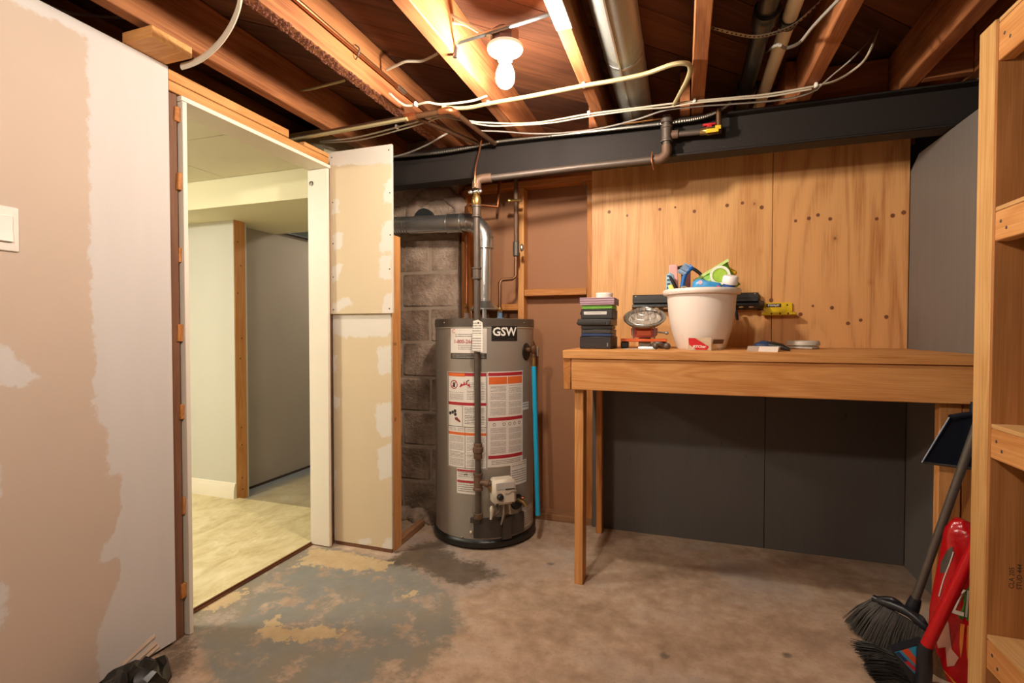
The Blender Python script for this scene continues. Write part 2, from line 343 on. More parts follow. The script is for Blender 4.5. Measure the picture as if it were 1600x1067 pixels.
set_attr(up, 'mud', [xz(q) for q in ([(-1.843,2.255,2.264),(-1.370,2.255,2.203),(-1.371,2.255,2.022),(-1.807,2.255,2.058)], [(-1.792,2.255,1.882),(-1.751,2.255,1.872),(-1.744,2.255,1.800),(-1.793,2.255,1.797)], [(-1.466,2.255,1.937),(-1.371,2.255,1.976),(-1.372,2.255,1.808),(-1.478,2.255,1.829)], [(-1.482,2.255,1.731),(-1.372,2.255,1.743),(-1.373,2.255,1.570),(-1.499,2.255,1.586)], [(-1.786,2.255,1.693),(-1.716,2.255,1.706),(-1.729,2.255,1.605),(-1.787,2.255,1.594)], [(-1.787,2.255,1.522),(-1.721,2.255,1.529),(-1.747,2.255,1.435),(-1.796,2.255,1.429)], [(-1.491,2.255,1.559),(-1.422,2.255,1.562),(-1.423,2.255,1.444),(-1.500,2.255,1.440)], [(-1.469,2.255,1.366),(-1.412,2.255,1.365),(-1.413,2.255,1.243),(-1.485,2.255,1.260)], [(-1.797,2.255,1.326),(-1.686,2.255,1.358),(-1.642,2.255,1.316),(-1.790,2.255,1.264)])], (0, 2))
for (x, z) in ((-1.79, 2.10), (-1.437, 2.10), (-1.785, 1.86), (-1.432, 1.88), (-1.785, 1.64), (-1.43, 1.665), (-1.785, 1.46), (-1.435, 1.49), (-1.785, 1.285), (-1.438, 1.285)):
    obj('screw', MB().lathe([(0, 0), (.004, 0), (.003, .0015), (0, .0012)], (0, 0, 0), 8).map(lambda a, b, c: (x+a, 2.255-c, z+b)), plain('dark_screw', '#3a3632', .4, .8), stub)
obj('stud', MB().box(-1.482, -1.441, 2.286, 2.372, .0, 1.675, .003), pine('Z'), stub)
obj('bottom_plate', MB().box(-1.80, -1.443, 2.276, 2.284, .0, .02, .001), st_m, stub)
obj('sole_plate', MB().box(-1.482, -1.443, 2.374, 2.66, .0, .038, .003).map(lambda x, y, z: (x-(y-2.37)*.05, y, z)), wood('dirty_plate', '#a87c58', '#7a5234', 'Y'), stub)
stamp = text_mb('IIIIII', .022); stamp.map(lambda x, y, z: (-1.4405, 2.295+x, 1.10+y)); obj('mill_stamp', stamp, plain('ink', '#4a3322', .8), stub, 0)
stamp = text_mb('III', .03); stamp.map(lambda x, y, z: (-1.4405, 2.30+x, .70+y)); obj('mill_stamp', stamp, plain('ink', '#4a3322', .8), stub, 0)
# ---- chimney of rough concrete blocks
t = NT('block'); v = t.coords((1, 1, 1)); n = t.noise(v, 5, 6, .6); n2 = t.noise(v, 40, 5, .7); n3 = t.noise(v, 3, 5, .65)
col = t.ramp(n, [(.34, lin('#7b6655')), (.5, lin('#a38b78')), (.64, lin('#c2aa96'))]); col = t.mix(t.math('MULTIPLY', t.step(n3, .55, .7), .4), col, lin('#6e5c4d'))
t.bump(t.math('ADD', n2, t.math('MULTIPLY', n, .8)), 1.0, .02); M_block = t.fin(col, .95, 0, .1)
chim = setting('wall_chimney', (-1.6, 2.9, 0))
core = MB().box(-2.05, -1.352, 2.906, 3.25, 0, 2.4); obj('mortar', core, plain('mortar', '#a08c7a', .95, 0, .3, 12, .6), chim)
CH = .226
for i in range(11):
    z0 = i*CH-.03; z1 = min(z0+CH-.013, 2.4)
    xs = [-1.345, -1.752, -2.05] if i % 2 == 0 else [-1.345, -1.548, -1.955, -2.05]
    for a, b in zip(xs, xs[1:]):
        rr = random.uniform(-.004, .004)
        obj('block', MB().box(b+.006, a-.004, 2.900+rr, 2.93, max(0, z0), z1, .010), M_block, chim)
ft = MB(); 
for i in range(9):
    x = -1.72+i*.035; h = .03+.012*math.sin(i*2.1); ft.ball((x, 2.80-.02*(i % 3), h*.2), .05, .09, h, 11, 7)
ft.v = [(a, b, max(0, c)) for a, b, c in ft.v]
obj('mortar_spill', ft, M_block, chim)
pg = MB()
for i in range(26):
    a = i/25*PI; pg.ball((-1.50+.17*math.cos(a)*1.05, 2.90, 1.90+.15*math.sin(a)+random.uniform(-.012, .012)), .05, .02, .04, 8, 5)
obj('parging', pg, plain('parge', '#9c8373', .95, 0, .3, 20, .8), chim)
# ---- back wall: open studs with brown hardboard behind, then plywood
wb = setting('wall_back', (-.2, 3.0, 0))
obj('hardboard', MB().box(-1.36, -.50, 3.074, 3.082, 0, 2.4), plain('hardboard', '#a06f4c', .7, 0, .06, 3), wb)
obj('stud', MB().box(-1.338, -1.298, 2.93, 3.07, 0, 2.06, .002), pine_red('Z'), wb)
obj('stud', MB().box(-.978, -.940, 2.988, 3.072, 0, 2.06, .002), pine('Z'), wb)
obj('stud', MB().box(-.545, -.507, 2.988, 3.072, 0, 2.06, .002), pine_red('Z'), wb)
obj('blocking', MB().box(-.938, -.547, 2.990, 3.072, 1.388, 1.428, .002), pine_red('X'), wb)
obj('blocking', MB().box(-1.296, -.98, 2.995, 3.072, 1.30, 1.34, .002), pine_red('X'), wb)
obj('top_plate', MB().box(-1.34, -.50, 2.985, 3.072, 2.062, 2.10, .002), pine_red('X'), wb)
obj('sole_plate', MB().box(-1.29, -.507, 2.984, 3.072, 0, .042, .002), wood('dirty_plate', '#a87c58', '#7a5234', 'X'), wb)
# plywood: broad flat-sawn figure and football knots
def plywood(name, light, dark, sx, wk):
    t = NT(name); v = t.coords((1, 1, .16)); n = t.noise(v, sx, 2, .45, .6)
    w = t.math('ABSOLUTE', t.math('SUBTRACT', t.math('FRACT', t.math('MULTIPLY', n, 10)), .5)); f = t.noise(t.coords((1, 1, .03)), 170, 3, .6); big = t.noise(t.coords((1, 1, .5)), 2.5, 3)
    k = t.math('ADD', t.math('MULTIPLY', w, wk), t.math('ADD', t.math('MULTIPLY', f, .6), t.math('MULTIPLY', t.math('SUBTRACT', big, .5), .7)))
    col = t.ramp(k, [(.12, lin(dark)), (.45, lin(light)), (.95, tuple(min(1, x*1.13) for x in lin(light)[:3]))])
    vo = t.voro(t.coords((1, 1, .8)), 7.5); rc = t.node('ShaderNodeSeparateColor'); t.link(vo.outputs['Color'], rc.inputs[0])
    m = t.math('MULTIPLY', t.math('LESS_THAN', rc.outputs[0], .42), t.math('SUBTRACT', 1, t.step(vo.outputs['Distance'], .02, .075))); hal = t.math('MULTIPLY', t.math('LESS_THAN', rc.outputs[0], .42), t.math('SUBTRACT', 1, t.step(vo.outputs['Distance'], .05, .2)))
    col = t.mix(t.math('MULTIPLY', hal, .3), col, lin('#b0703c')); col = t.mix(t.math('MULTIPLY', m, .8), col, lin('#5c3015'))
    t.bump(k, .1, .001); return t.fin(col, .5, 0, .35)
obj('plywood_sheet', MB().box(-.513, .4445, 2.972, 2.985, 1.03, 2.13, .001), plywood('plywood_a', '#e0a96c', '#c2834a', 2.0, .40), wb)
obj('plywood_sheet', MB().box(.4475, 1.049, 2.972, 2.985, 1.03, 2.13, .001), plywood('plywood_b', '#dea468', '#b97840', 3.0, .60), wb)
for (x, z) in [(p[0], p[2]) for p in [(-0.412,2.972,1.865),(-0.309,2.972,1.836),(-0.128,2.972,1.858),(-0.045,2.972,1.863),(0.056,2.972,1.833),(0.223,2.972,1.852),(0.299,2.972,1.859),(0.393,2.972,1.828),(0.554,2.972,1.745),(0.615,2.972,1.754),(0.656,2.972,1.768),(0.711,2.972,1.744),(0.913,2.972,1.730),(0.980,2.972,1.741),(1.025,2.972,1.753),(0.851,2.972,1.225),(0.724,2.972,1.289),(0.638,2.972,1.300),(0.960,2.972,1.240),(0.796,2.972,1.209),(0.443,2.972,1.333),(0.582,2.972,1.257)]]:
    r = random.uniform(.006, .011); obj('knot', MB().prism([(x+r*math.cos(a*PI/5), z+r*1.05*math.sin(a*PI/5)) for a in range(10)], 'y', 2.9714, 2.973), plain('knot', '#7d4a28', .6), wb, 0)
def greyply(name, c):
    t = NT(name); v = t.coords((1, 1, .05)); n = t.noise(v, 60, 4, .6); b = t.noise(t.coords((1, 1, 1)), 3, 4); q = lin(c)
    col = t.mix(t.math('ADD', t.math('MULTIPLY', n, .5), t.math('MULTIPLY', b, .5)), tuple(x*.75 for x in q[:3])+(1,), tuple(x*1.2 for x in q[:3])+(1,))
    pit = t.step(t.noise(t.coords((1, 1, .35)), 45, 3), .69, .74); col = t.mix(t.math('MULTIPLY', pit, .4), col, lin('#2a2826')); t.bump(n, .25, .001); return t.fin(col, .55, 0, .4)
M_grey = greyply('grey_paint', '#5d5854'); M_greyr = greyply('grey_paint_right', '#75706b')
obj('painted_sheet', MB().box(-.505, .4195, 2.972, 2.985, .0, 1.028, .001), M_grey, wb)
obj('painted_sheet', MB().box(.4225, 1.049, 2.972, 2.985, .0, 1.028, .001), M_grey, wb)
obj('framing_cavity', MB().box(-.52, 1.25, 3.086, 3.25, 0, 2.4).box(-2.2, -.52, 3.26, 3.3, 0, 2.4), plain('dark_cavity', '#3c2c22', .9), wb)
# ---- right wall, painted plywood with a clipped top corner
wr = setting('wall_right', (1.06, 1, 0))
obj('painted_sheet', MB().prism([(1.86, 0), (2.968, 0), (2.968, 1.95), (2.88, 2.008), (1.86, 2.008)], 'x', XR, XR+.012), M_greyr, wr)
obj('painted_sheet', MB().prism([(-1.6, 0), (1.856, 0), (1.856, 2.085), (-1.6, 2.085)], 'x', XR, XR+.012), M_greyr, wr)
obj('foundation', MB().box(1.075, 1.3, -1.6, 3.25, 0, 2.0), plain('dark_cavity', '#3c2c22', .9), wr)
obj('rim_board', MB().box(1.09, 1.13, -1.6, 3.25, 2.2, 2.4), old('Y'), wr)
# ---- ceiling: joists and diagonal subfloor boards
ce = setting('ceiling', (0, 1, 2.2))
JX = [(-2.22, -2.17), (-1.757, -1.703), (-1.310, -1.256), (-.866, -.812), (-.416, -.364), (.030, .084), (.475, .530), (.868, .924)]
for i, (a, b) in enumerate(JX):
    obj('joist', MB().box(a, b, -1.6, 3.06 if a > -1 else 3.06, 2.2, 2.398, .003), old('Y'), ce)
# rough-sawn stubble on the bottom of one joist: fine relief as real small chips
rg = MB()
for i in range(900):
    y = random.uniform(.7, 2.55); x = random.uniform(-1.308, -1.258); s = random.uniform(.003, .008)
    rg.add([(x-s, y-s*1.5, 2.2005), (x+s, y-s, 2.2005), (x+s*.6, y+s*1.5, 2.2005), (x-s*.3, y+s, 2.2-s*.5)], [(0, 1, 3), (1, 2, 3), (2, 0, 3)])
ro = obj('rough_sawn_fibre', rg, plain('rough_fibre', '#7a4630', .9), ce, 0); ro['kind'] = 'stuff'
wpaint = obj('white_patch', MB().box(-.417, -.363, 1.15, 1.70, 2.1985, 2.205), plain('patch_paint', '#cfc3ae', .7), ce)
# the boards run at 45 degrees over the joists
M_sub = [wood('subfloor%d' % i, c1, c2, 'X', 6, False, .75, contrast=.7, streak='#4a2a1a') for i, (c1, c2) in enumerate((('#74482f', '#4a2b1c'), ('#845435', '#583521'), ('#643e2a', '#402619')))]
BW = .19; cnt = 0
def clip45(k):
    """polygon of board k (a band between two 45-degree lines) clipped to the ceiling rectangle"""
    lo, hi = k*BW*1.4142, ((k+1)*BW-.004)*1.4142
    poly = [(-4.3, -1.6), (1.25, -1.6), (1.25, 3.25), (-4.3, 3.25)]
    for sgn, c in ((1, lo), (-1, -hi)):
        out = []
        for i in range(len(poly)):
            p, q = poly[i], poly[(i+1) % len(poly)]
            fp = sgn*(p[1]-p[0])-c; fq = sgn*(q[1]-q[0])-c
            if fp >= 0: out.append(p)
            if (fp >= 0) != (fq >= 0): u = fp/(fp-fq); out.append((p[0]+(q[0]-p[0])*u, p[1]+(q[1]-p[1])*u))
        poly = out
        if not poly: return None
    return poly
for k in range(-12, 30):
    pg_ = clip45(k)
    if not pg_ or len(pg_) < 3: continue
    dz = random.uniform(0, .003); c = Vector((sum(p[0] for p in pg_)/len(pg_), sum(p[1] for p in pg_)/len(pg_), 2.41)); ca = math.cos(R(45)); loc = []
    for (x, y) in pg_:
        dx, dy = x-c.x, y-c.y; loc.append((dx*ca+dy*ca, -dx*ca+dy*ca))
    o = obj('plank', MB().prism(loc, 'z', -.01+dz, .012), M_sub[cnt % 3], None, 0); o.parent = ce; o.location = c-Vector(ce['_base']); o.rotation_euler.z = R(45); cnt += 1
obj('deck_backing', MB().box(-4.3, 1.3, -1.6, 3.3, 2.424, 2.45), plain('dark_cavity', '#3c2c22', .9), ce)
obj('blocking', MB().box(.534, .866, 2.70, 2.745, 2.2, 2.395, .002), old('X'), ce)
obj('rim_joist', MB().box(-2.2, 1.1, 3.065, 3.085, 2.11, 2.4), old('X'), ce)
obj('blocking', MB().box(.926, 1.088, 2.50, 2.54, 2.2, 2.395, .002), old('X'), ce)
for (a, y0) in ((-.46, 2.56), (.43, 2.56), (-.02, 2.5)): obj('splice_block', MB().box(a, a+.045, y0, y0+.3, 2.2, 2.38, .002), old('Y'), ce)
# ---- the room beyond the door
YP = 2.63
M_pale = plain('pale_paint', '#cfccc0', .7, 0, .03, 3); M_cream = plain('cream_paint', '#e3dcb8', .7, 0, .03, 3)
w2 = setting('wall_next_room', (-3.3, 2.65, 0))
obj('painted_board', MB().box(-4.2, -2.895, YP, YP+.012, .0, 1.93), M_pale, w2)
es = obj('end_stud', MB().box(-2.93, -2.892, YP+.004, YP+.094, .0, 1.93, .002), pine('Z'), w2)
for z in (1.78, 1.62, 1.43, 1.12, .98, .50, .38, .15, .07):
    obj('screw', MB().ball((-2.8915, YP+.045+random.uniform(-.02, .02), z), .002, .006, .006, 8, 5), plain('rust_screw', '#6e4a2c', .6), es)
obj('painted_board', MB().box(-4.2, -2.895, YP+.095, YP+.107, .0, 1.93), M_pale, w2)
bb = setting('baseboard_next_room', (-3.5, YP, 0))
obj('baseboard', MB().prism([(0, .018), (.018, .018), (.018, .075), (.014, .085), (.014, .098), (.008, .11), (.006, .122), (0, .126)], 'x', -4.2, -2.897).map(lambda x, y, z: (x, YP-y, z)), plain('base_white', '#efe6d2', .4, 0, .03), bb)
w3 = setting('wall_grey_beyond', (-3.05, 3.5, 0))
obj('drywall_sheet', MB().box(-3.04, -3.026, 2.74, 4.6, .018, 2.3), plain('grey_wall', '#a3988b', .8, 0, .08, 3), w3)
obj('drywall_sheet', MB().box(-3.04, -1.8, 4.6, 4.62, 0, 2.3), plain('grey_wall', '#a3988b', .8, 0, .08, 3), w3)
obj('sole_plate', MB().box(-3.04, -3.022, 2.74, 4.6, 0, .016), plain('dark_cavity', '#3c2c22', .9), w3)
w4 = setting('wall_enclosing_next_room', (-3.3, .5, 0))
obj('painted_board', MB().box(-4.23, -4.205, -.6, 2.7, 0, 2.3), M_pale, w4); obj('painted_board', MB().box(-4.2, -1.93, -.63, -.605, 0, 2.3), M_pale, w4)
obj('painted_board', MB().box(-1.906, -1.894, -.6, 1.40, 0.02, 2.10), M_pale, w4); obj('painted_board', MB().box(-1.906, -1.894, 2.245, 4.6, 0, 2.10), M_pale, w4)
wn = setting('window_1', (-3.02, 3.3, 1.94))
fm = plain('window_black', '#1b1c1a', .5)
obj('window_frame', MB().box(-3.022, -2.98, 3.12, 3.145, 1.942, 2.25, .002).box(-3.022, -2.98, 3.145, 3.9, 1.942, 1.958, .002).box(-3.022, -2.98, 3.9, 3.925, 1.942, 2.25, .002), fm, wn)
obj('pane', MB().box(-3.018, -3.010, 3.147, 3.898, 1.96, 2.25), plain('window_glass', '#4b5148', .15, 0, .3, 4), wn)
# vinyl and concrete floor there
t = NT('vinyl'); v = t.coords((1, .55, 1), False, (0, 0, .5)); n = t.noise(v, 9, 6, .65, .6); n2 = t.noise(v, 40, 4, .7)
col = t.ramp(t.math('ADD', t.math('MULTIPLY', n, .75), t.math('MULTIPLY', n2, .25)), [(.32, lin('#b7a374')), (.5, lin('#d3c496')), (.66, lin('#e2d7b0'))]); M_vinyl = t.fin(col, .45, 0, .4)
f2 = struct('floor_next_room', MB().box(-4.2, -1.918, -.6, YP+.02, -.05, .019), M_vinyl)
t = NT('far_concrete'); v = t.coords((1, 1, 1), False); n = t.noise(v, 4, 6, .65); col = t.ramp(n, [(.3, lin('#8f7f5c')), (.6, lin('#a99c7c')), (.8, lin('#b9b09c'))]); sp = t.node('ShaderNodeSeparateXYZ'); t.link(t.obj(), sp.inputs[0])
col = t.mix(t.math('MULTIPLY', t.math('SUBTRACT', 1, t.step(t.math('ADD', sp.outputs[0], t.math('MULTIPLY', n, .25)), -2.87, -2.66)), .85), col, lin('#7c8794')); M_fc = t.fin(col, .7)
f3 = struct('floor_beyond', MB().box(-3.3, -1.918, YP+.022, 4.6, -.05, .0), M_fc)
c2 = setting('ceiling_next_room', (-3, 1.5, 2.1))
M_tile = plain('ceiling_tile', '#dbd4bb', .85, 0, .03, 8, .15)
for (x0, x1) in ((-4.2, -3.235), (-3.23, -2.625), (-2.62, -2.0), (-1.995, -1.905)):
    for (y0, y1) in ((-.6, .6), (.605, 1.82), (1.825, 2.33)):
        obj('tile', MB().box(x0, x1, y0, y1, 2.095, 2.108, .002), M_tile, c2)
obj('bulkhead', MB().box(-4.2, -1.906, 2.335, YP+.5, 1.925, 2.3), M_cream, c2)

# ================================================================ steel beam, pipes and cables under the joists
M_iron = plain('black_iron', '#5d5148', .5, .45, .25, 30, .15); M_iron2 = plain('rusty_iron', '#6d5341', .6, .35, .3, 40, .2)
M_copper = plain('copper', '#b0714a', .35, .9, .2, 20); M_copper_old = plain('copper_dull', '#7c5a41', .45, .8, .25, 20); M_brass = plain('brass', '#b0905a', .35, .9, .2, 40)
M_galv = plain('galvanised', '#c2c3bf', .3, .95, .12, 60); M_cable = plain('cable_white', '#b3a893', .5, 0, .08); M_cabley = plain('cable_cream', '#a5966e', .5, 0, .08); M_cabled = plain('cable_grey', '#8b8278', .5, 0, .1)
t = NT('beam_paint'); v = t.coords((1, 1, 1), False); n = t.noise(v, 120, 3, .7); d = t.step(t.noise(v, 70, 4, .7), .66, .72)
col = t.mix(t.math('MULTIPLY', d, .25), lin('#2a2421'), lin('#8b857c')); t.bump(n, .5, .002); M_beam = t.fin(col, .62, 0, .2)
bm_ = thing('steel_beam', 'long black painted steel beam carrying the joists above the workbench', 'beam', (-.3, 2.62, 2.01))
obj('web', MB().box(-1.80, 1.28, 2.605, 2.615, 2.022, 2.183), M_beam, bm_)
obj('flange', MB().box(-1.80, 1.28, 2.560, 2.660, 2.012, 2.024, .003), M_beam, bm_)
obj('flange', MB().box(-1.80, 1.28, 2.560, 2.660, 2.182, 2.194, .003), M_beam, bm_)
tag(obj('shim_board', MB().box(-.30, -.085, 2.552, 2.66, 2.1955, 2.1995, .0005), pine('X')), 'thin orange wood shim lying on the steel beam under the duct', 'shim')
# gas line
M_tag = plain('valve_yellow', '#d9b52a', .4); M_red = plain('valve_red', '#b8242c', .4)
g = thing('gas_pipe', 'dark iron gas pipe hung along the beam and dropping to the water heater', 'pipe', (-1.02, 2.445, .18))
GX, GY = -1.018, 2.420
def fitting(p, q, r, b=.004): # collar between two points
    P0, Q = Vector(p), Vector(q); return MB().tube([P0, P0+(Q-P0)*.12, P0+(Q-P0)*.16, P0+(Q-P0)*.84, P0+(Q-P0)*.88, Q], [r+b, r+b, r, r, r+b, r+b], 14)
obj('run', MB().tube([(-.115, 2.535, 2.0), (-.50, 2.520, 1.995), (GX+.05, 2.440, 1.962)], .0165, 14), M_iron, g)
obj('elbow', MB().tube(smoothpath([(-.135, 2.535, 2.0), (-.105, 2.535, 2.001), (-.082, 2.535, 2.022), (-.080, 2.535, 2.06)], 5), .023, 14), M_iron2, g)
obj('riser', MB().tube([(-.080, 2.535, 2.05), (-.080, 2.535, 2.20)], .019, 14), M_iron, g)
obj('tee', fitting((-.080, 2.535, 2.075), (-.080, 2.535, 2.150), .024), M_iron, g)
obj('cap', MB().lathe([(.0, .03), (.02, .028), (.027, .02), (.027, 0), (.0, 0)], (-.080, 2.535, 2.166), 16), M_iron, g)
obj('branch', MB().tube([(-.075, 2.535, 2.108), (.075, 2.535, 2.104)], .0135, 12), M_iron, g)
obj('collar', MB().tube([(-.056, 2.535, 2.1075), (-.028, 2.535, 2.107)], .020, 12), M_iron2, g)
bv = obj('ball_valve', MB().tube([(.07, 2.535, 2.104), (.10, 2.535, 2.104), (.104, 2.535, 2.104), (.15, 2.535, 2.103)], [.016, .018, .021, .016], 8), M_brass, g)
obj('lever', MB().box(.082, .140, 2.524, 2.546, 2.128, 2.138, .003).box(.10, .12, 2.53, 2.54, 2.115, 2.13), M_red, bv)
obj('tape_tag', MB().box(.095, .150, 2.510, 2.516, 2.088, 2.106, .001).box(.135, .16, 2.512, 2.518, 2.10, 2.118, .001), M_tag, bv)
obj('tail', MB().tube([(.150, 2.535, 2.09), (.152, 2.535, 2.125), (.150, 2.535, 2.20)], [.015, .013, .011], 10), M_copper_old, g)
obj('strap_hook', MB().tube(smoothpath([(-.145, 2.512, 2.03), (-.148, 2.508, 1.99), (-.142, 2.515, 1.965), (-.138, 2.53, 1.95)], 4), .004, 6), M_copper, g)
obj('elbow', MB().tube(smoothpath([(GX+.075, 2.443, 1.963), (GX+.028, 2.432, 1.960), (GX+.003, GY+.002, 1.945), (GX, GY, 1.905)], 6), .024, 14), M_iron2, g)
va = obj('gas_cock', MB().lathe([(.014, -.06), (.021, -.058), (.021, -.038), (.016, -.034), (.022, -.02), (.026, 0), (.022, .02), (.016, .03), (.019, .034), (.019, .05), (.014, .052)], (GX, GY, 1.845), 10), M_brass, g)
obj('wing_handle', MB().ball((GX-.026, GY-.02, 1.887), .014, .009, .011, 10, 6).ball((GX+.026, GY-.02, 1.887), .014, .009, .011, 10, 6).ball((GX, GY-.02, 1.887), .011, .011, .011, 10, 6), M_galv, va)
obj('drop', MB().tube([(GX, GY, 1.80), (GX+.001, GY, 1.2), (GX+.006, GY, .52)], .0165, 14), M_iron, g)
for z in (1.79, 1.47): obj('coupling', fitting((GX, GY, z-.03), (GX, GY, z+.03), .022), M_iron, g)
obj('union', MB().lathe([(.02, -.045), (.024, -.04), (.024, -.012), (.030, -.008), (.030, .014), (.024, .018), (.024, .035), (.02, .038)], (GX+.006, GY, .545), 8), M_iron2, g)
obj('tee', fitting((GX+.006, GY, .335), (GX+.006, GY, .425), .022), M_iron2, g)
obj('drip_leg', MB().tube([(GX+.006, GY, .51), (GX+.006, GY, .205)], .0155, 14), M_iron, g)
obj('cap', MB().lathe([(0, 0), (.024, 0), (.026, .006), (.026, .028), (.018, .03)], (GX+.006, GY, .185), 14), M_iron2, g)
obj('nipple', MB().tube([(GX+.006, GY, .378), (GX+.085, GY-.01, .378)], .014, 12).tube([(GX+.05, GY-.006, .378), (GX+.075, GY-.008, .378)], .019, 12), M_iron2, g)
# thin copper tube and armoured cable on the beam
tag(obj('copper_tube', MB().tube(smoothpath([(-1.004, 2.47, 2.21), (-1.012, 2.45, 2.12), (-1.016, 2.40, 2.0), (-1.014, 2.393, 1.91)], 5), .0042, 8), M_copper), 'thin bright copper tube hanging in front of the beam above the gas cock', 'pipe')
ac = MB(); pts = smoothpath([(-1.655,2.548,2.181),(-1.404,2.548,2.171),(-1.243,2.548,2.170),(-1.089,2.548,2.177),(-0.940,2.548,2.187),(-0.726,2.548,2.184),(-0.523,2.548,2.179),(-0.205,2.548,2.173),(-0.027,2.548,2.171),(0.082,2.548,2.177),(0.157,2.548,2.199),(0.203,2.548,2.228)], 22)
ac.tube(pts, [.0082+.0016*(i % 2) for i in range(len(pts))], 8); tag(obj('armoured_cable', ac, plain('armour', '#9c968c', .35, .9, .1), None, 20), 'ribbed metal armoured cable running along the top edge of the beam', 'cable')
# copper water lines
cw = thing('copper_pipe', 'long copper water pipe fixed along the rough joist side toward the chimney', 'pipe', (-1.235, 2.0, 2.29))
obj('run', MB().tube([(-1.240, .6, 2.285), (-1.240, 2.075, 2.285), (-1.240, 2.52, 2.29), (-1.240, 3.0, 2.29)], .0085, 10), M_copper, cw)
obj('coupling', MB().tube([(-1.240, 2.02, 2.285), (-1.240, 2.08, 2.285)], .012, 10), plain('solder', '#b7a08a', .35, .9), cw)
for y in (1.30, 1.72): obj('pipe_hook', MB().tube(smoothpath([(-1.250, y, 2.315), (-1.228, y, 2.295), (-1.236, y, 2.268), (-1.252, y+.01, 2.262)], 4), .0028, 6), M_iron, cw)
cp = thing('copper_pipe', 'dull copper pipe crossing under the joists from the door header with an elbow', 'pipe', (-1.4, 2.09, 2.17))
obj('run', MB().tube([(-1.895, 2.10, 2.158), (-1.03, 2.085, 2.172)], .0135, 12), M_copper_old, cp)
obj('elbow', MB().tube(smoothpath([(-1.06, 2.085, 2.172), (-1.02, 2.086, 2.173), (-1.003, 2.103, 2.173), (-.998, 2.14, 2.174)], 5), .017, 12), M_copper, cp)
obj('run', MB().tube([(-.999, 2.13, 2.174), (-.965, 2.545, 2.178)], .0125, 12), M_copper_old, cp)
obj('tee', MB().tube([(-1.24, 2.089, 2.169), (-1.18, 2.088, 2.170)], .018, 12), M_copper, cp)
tag(obj('copper_pipe', MB().tube([(-1.205, 2.10, 2.178), (-1.06, 2.53, 2.183)], .0115, 12), M_copper_old), 'short dull copper pipe running to the beam beside the elbow', 'pipe')
tag(obj('cable', MB().tube(smoothpath([(-1.90, 2.085, 2.146), (-1.5, 2.075, 2.150), (-1.22, 2.072, 2.156)], 6), .0075, 8, True, 1.7), M_cabley), 'flat cream cable clipped under the copper pipe by the door header', 'cable')
def cable(label, pts, r=.0045, m=None, k=6, flat=1.0, clips=()):
    c = thing('cable', label, 'cable', pts[0])
    obj('sheath', MB().tube(smoothpath(pts, k), r, 8, True, flat), m or M_cable, c)
    for (x, y, z) in clips: obj('staple', MB().box(x-.006, x+.006, y-.010, y+.010, z-.007, z+.012, .002), plain('staple', '#efe9dc', .4), c)
    return c
Q = [(-1.042,2.070,2.188),(-0.995,2.107,2.188),(-0.923,2.124,2.188),(-0.832,2.115,2.188),(-0.629,2.106,2.188),(-0.397,2.089,2.188),(-0.258,2.086,2.188),(-0.143,2.071,2.188),(-0.046,2.034,2.188),(0.005,2.042,2.188),(0.021,2.082,2.188),(0.015,2.152,2.188),(-0.012,2.267,2.188),(-0.048,2.409,2.188)]
cable('thick cream cable stapled across the joists past the bulb and looping back at a joist', Q, .0085, M_cabley, 6, 1.25, (Q[3], Q[5]))
Q = [(-1.851,2.238,2.187),(-1.639,2.254,2.187),(-1.360,2.209,2.187),(-1.198,2.175,2.187),(-1.081,2.147,2.187),(-1.024,2.204,2.187),(-0.969,2.269,2.187),(-0.800,2.350,2.187),(-0.646,2.379,2.187),(-0.424,2.363,2.187),(-0.192,2.371,2.187),(-0.080,2.375,2.187),(0.042,2.383,2.187),(0.212,2.403,2.187),(0.339,2.415,2.187),(0.516,2.398,2.187),(0.589,2.367,2.187),(0.635,2.259,2.187),(0.634,2.140,2.187)]+[(0.735,2.410,2.385)]
cable('long white cable stapled across every joist in front of the beam', Q, .0042, M_cable, 6, 1, (Q[2], Q[9], Q[12], Q[15]))
Q = [(-1.851,2.238,2.180),(-1.633,2.274,2.180),(-1.353,2.226,2.180),(-1.198,2.189,2.180),(-1.080,2.160,2.180),(-1.027,2.208,2.180),(-0.921,2.315,2.180),(-0.802,2.356,2.180),(-0.616,2.387,2.180),(-0.411,2.373,2.180),(-0.192,2.375,2.180),(-0.081,2.392,2.180),(0.042,2.387,2.180),(0.213,2.406,2.180),(0.341,2.424,2.180),(0.502,2.407,2.180)]
cable('second white cable paired with the long one below the joists', Q, .0038, M_cable)
Q = [(-0.992,2.363,2.182),(-0.888,2.407,2.182),(-0.713,2.501,2.182),(-0.521,2.540,2.182),(-0.358,2.528,2.182),(-0.200,2.479,2.182),(-0.082,2.424,2.182),(0.056,2.430,2.182),(0.217,2.458,2.182),(0.374,2.478,2.182),(0.471,2.467,2.182),(0.528,2.420,2.182)]
cable('dull grey cable sagging below the white pair above the beam', Q, .0042, M_cabled)
Q = [(0.527,2.414,2.182),(0.553,2.312,2.182),(0.592,2.178,2.182)]+[(0.732,2.440,2.385)]
cable('thin grey cable rising from the last staple between the right joists', Q, .003, M_cabled)
Q = [(-1.215,1.138,2.140),(-1.257,1.172,2.140),(-1.321,1.215,2.140),(-1.397,1.259,2.140),(-1.489,1.304,2.140),(-1.605,1.348,2.140),(-1.691,1.368,2.140),(-1.747,1.372,2.140)]
cable('wide white flat cable drooping from the rough joist to the wall top', Q, .013, plain('cable_white2', '#d8cdb9', .5, 0, .05), 6, .5, ())
Q = [(-1.749,1.919,2.300),(-1.673,1.938,2.300),(-1.559,1.932,2.300),(-1.446,1.921,2.300)]
cable('pale cable end poking between the joists left of the rough one', Q, .0058, M_cabley)
